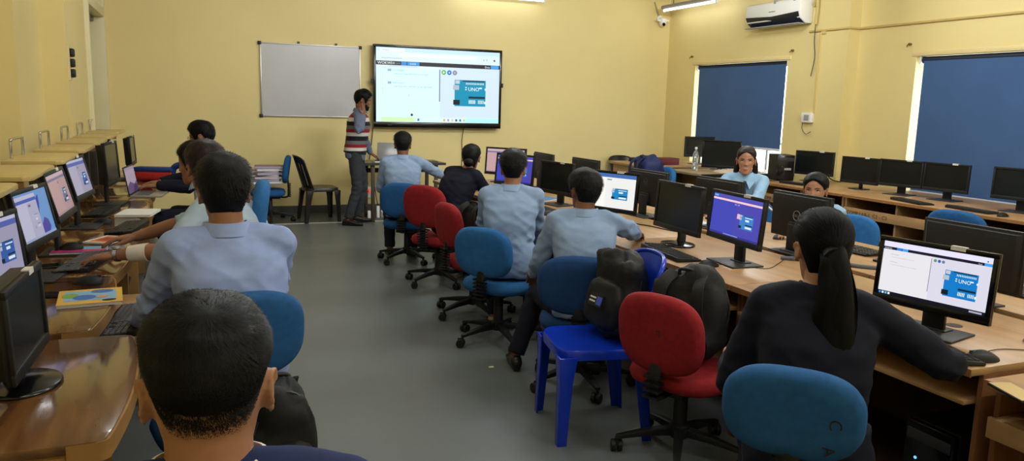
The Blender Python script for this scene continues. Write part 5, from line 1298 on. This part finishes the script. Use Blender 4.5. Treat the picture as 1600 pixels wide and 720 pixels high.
# the standing man
SW = mat('striped_knit', (28, 26, 30), .9)
nt = SW.node_tree; bs = nt.nodes['Principled BSDF']; tc = nt.nodes.new('ShaderNodeTexCoord'); sx = nt.nodes.new('ShaderNodeSeparateXYZ'); mr = nt.nodes.new('ShaderNodeMapRange'); cr = nt.nodes.new('ShaderNodeValToRGB')
mr.inputs[1].default_value = .88; mr.inputs[2].default_value = 1.48
nt.links.new(tc.outputs['Object'], sx.inputs[0]); nt.links.new(sx.outputs[2], mr.inputs[0]); nt.links.new(mr.outputs[0], cr.inputs[0]); nt.links.new(cr.outputs[0], bs.inputs['Base Color'])
cr.color_ramp.interpolation = 'CONSTANT'
BK, WH, RD, GY = (26, 24, 28), (206, 200, 196), (138, 28, 36), (104, 104, 110)
stops = [(0, BK), (.085, WH), (.15, RD), (.215, GY), (.29, BK), (.385, WH), (.46, RD), (.53, GY), (.6, BK), (.68, WH), (.76, RD), (.83, GY), (.88, BK), (.94, WH)]
while len(cr.color_ramp.elements) < len(stops): cr.color_ramp.elements.new(.5)
for e, (p, c) in zip(cr.color_ramp.elements, stops): e.position = p
for e, (p, c) in zip(cr.color_ramp.elements, stops): e.color = lin(c)+(1,)
t, D = person('person standing in a striped sweater vest with a hand raised to the neck', 1.85, 9.72, 104, .45, .98, 7, hyaw=-8, hpitch=14, top='shirt', mtop=cloth('slate_shirt', (98, 108, 132)), mtrou=M_TROUG, sk='brown', hair='short', thick=.018, strands=3500, slen=.03, seed=6, stand=True, beard=True, face=True, vox=.005,
       hands=((2.1, 9.98, .87), (1.91, 9.5, 1.36)), palms=(((.9, .1, -.5), (.4, 0, .9)), ((.15, .3, 1), (.7, -.7, 0))), curl=(.3, .25), elbow=((-.3, -.8, -.4), (.05, -1, -.45)), feet=((1.9, 9.86, .085), (1.74, 9.62, .085)), knees=((0, 1, 0), (0, 1, 0)))
ve = MB(); sp, rt, fw, k_ = D['sp'], D['rt'], D['fw'], D['k']
rings = []
for (i, w_, d_) in ((-.12, .178, .142), (.3, .18, .14), (1.1, .174, .135), (2, .19, .145), (2.6, .2, .148), (3.0, .195, .13), (3.35, .155, .112), (3.62, .108, .09)):
    i0 = max(0, int(i)); f_ = i-i0; i1 = min(4, i0+1); c_ = sp[i0]+(sp[i1]-sp[i0])*f_; ring = []
    for q in range(32):
        a = 6.28318*q/32; ca, sa = math.cos(a), math.sin(a)
        ring.append(c_+rt[i0]*math.copysign(abs(ca)**.8, ca)*w_*k_+fw[i0]*math.copysign(abs(sa)**.8, sa)*d_*k_)
    rings.append(ring)
ve.loft(rings); vm = remesh(ve, .008, 4, .5); folds(vm, .005, 4.); put(vm, 'sweater_vest', SW, t)
# students in the aisle
person('person in a light blue shirt sitting closest to the wall screen', *hd(1.87, 7.4, 14), 14, .425, .95, 8, top='shirt', mtop=M_SHIRT, sk='brown', hair='fade', thick=.014, strands=3000, slen=.028, seed=7, hands=((1.75, 7.7, .66), (2.4, 7.62, .78)), elbow=((-.3, -.3, -1), (.9, -.7, -.5)))
t, D = person('person in a dark jacket bent towards the desk, hair tied back', *hd(2.16, 6.36, 55, .24), 55, .445, .93, 24, side=4, hyaw=-25, hpitch=0, top='blazer', mtop=M_NAVY, sk='tan', fem=True, hair='girl', thick=.018, strands=2500, slen=.04, seed=8, hands=((2.4, 6.75, .78), (2.5, 6.45, .78)), hairtop=1.2, mshoe=M_SHOEB)
hs, T = D['hs'], D['T']
b = MB(); b.ball((0, 0, 0), (.05*hs, .045*hs, .042*hs), 20, 12, T @ Matrix.Translation((0, -.135*hs, -.03*hs))); b.build('hair_bun', M_HAIR, t, 60)
person('person in a light blue shirt on the faded blue chair, back to the camera', *hd(1.925, 4.7, 28), 28, .415, .96, 9, hyaw=-2, top='shirt', mtop=M_SHIRT, sk='tan', hair='fade', thick=.017, strands=4500, slen=.032, seed=9, hands=((1.9, 5.05, .6), (2.2, 4.92, .6)), elbow=((-.3, -.3, -1), (.35, -.3, -1)), mshoe=M_SHOEB, fold=.01)
person('person in a light blue shirt resting an elbow on the wooden desk', *hd(1.97, 3.76, 24), 24, .40, .93, 9, hyaw=-22, top='shirt', mtop=M_SHIRTP if False else M_SHIRT, sk='brown', hair='low', thick=.014, strands=4500, slen=.028, seed=10, hands=((1.82, 4.08, .57), (2.47, 4.0, .79)), elbow=((-.4, -.3, -1), (.9, -.6, -.3)), feet=((1.72, 4.08, .085), None), fold=.01)
# girl with the ponytail
t, D = person('person with a long ponytail and navy blazer facing away at the bright monitor', *hd(1.755, 1.79, 40), 40, .40, .99, 7, hyaw=-14, hpitch=2, top='blazer', mtop=M_NAVY, sk='fair', fem=True, hair='girl', mhair=M_HAIRD, thick=.014, strands=6000, slen=.06, swid=.0018, seed=11, hands=((1.72, 2.12, .70), (2.2, 1.76, .785)), elbow=((-.3, -.6, -1), (.9, -.8, -.4)), hairtop=1.15, whorl=(0, -.1), vox=.0055)
T, hs = D['T'], D['hs']; p0 = T @ Vector((0, -.1*hs, .012*hs)); dn = Vector((0, 0, -1))
bk = (T.to_3x3() @ Vector((0, -1, 0))); bk = Vector((bk.x, bk.y, 0)).normalized()
pts = [p0-bk*.03, p0+bk*.03+dn*.02, p0+bk*.058+dn*.1, p0+bk*.075+dn*.2, p0+bk*.1+dn*.32, p0+bk*.11+dn*.42, p0+bk*.11+dn*.5]
strand_lock(pts, [.036, .038, .05, .06, .056, .04, .01], 1800, 5, .0035).build('ponytail', M_HAIRD, t, 60, fixn=False)
MB().tube([pts[0]+(pts[1]-pts[0])*.6, pts[1]], [.034, .036], 16).build('hair_tie', M_BLK, t, 60)
# girl facing the camera
t, D = person('person in a sky blue shirt and dark tie facing the camera over a monitor', *hd(4.06, 5.02, -140), -140, .45, .94, 5, hyaw=0, hpitch=2, top='shirt', mtop=M_SHIRTG, sk='fair', fem=True, hair='girl', mhair=M_HAIRB, thick=.010, strands=5000, slen=.06, swid=.0012, seed=12, hands=((3.75, 4.6, .78), (3.6, 4.85, .78)), hairtop=1.25, whorl=(0, -.08), vox=.0042, face=True)
T, hs, nb, fw, k_ = D['T'], D['hs'], D['nb'], D['fw'], D['k']
for sx in (-1, 1):
    pts = [T @ (Vector(p)*hs) for p in ((sx*.064, -.01, .03), (sx*.076, -.03, -.02), (sx*.080, -.045, -.1), (sx*.078, -.05, -.16), (sx*.07, -.05, -.16-(.06 if sx < 0 else .02)))]
    strand_lock(pts, [.014, .02, .022, .017, .005], 400, 3+sx, .002).build('hair_lock', M_HAIRB, t, 60, fixn=False)
ti = MB(); F = fw[3]
q0 = nb+F*.075*k_+Vector((0, 0, -.05)); ti.tube([q0+Vector((0, 0, .012)), q0+F*.012-Vector((0, 0, .012)), q0+F*.02-Vector((0, 0, .03)), q0+F*.035-Vector((0, 0, .2))], [.018, .016, .012, .032], 12, flat=.35, up=tuple(F)); ti.build('tie', mat('navy_tie', (22, 26, 54), .7), t, 60)
for sx in (-1, 1):
    c = MB(); rt_ = D['rt'][3]
    A_ = nb+F*.07*k_+Vector((0, 0, -.03)); P_ = [A_+rt_*sx*.008, A_+rt_*sx*.055-F*.03+Vector((0, 0, .035)), A_+rt_*sx*.075-F*.015-Vector((0, 0, .012)), A_+rt_*sx*.04+F*.028-Vector((0, 0, .06))]
    c.loft([[p for p in P_], [p+F*.005 for p in P_]]); c.build('collar_flap', M_SHIRTG, t, 0)
# girl hidden by the ring-logo monitor
t, D = person('person with dark tied hair peering down behind the ring-logo monitor', *hd(3.83, 4.0, -125, .2), -125, .385, .93, 20, hpitch=0, top='shirt', mtop=M_SHIRTG, sk='fair', fem=True, hair='girl', thick=.015, strands=3500, slen=.05, seed=13, hands=((3.5, 3.85, .79), (3.62, 3.62, .79)), palms=(((-1, -.1, -.1), DN), ((-1, -.3, -.1), DN)), hairtop=1.2, whorl=(0, -.09), vox=.0045, face=True)
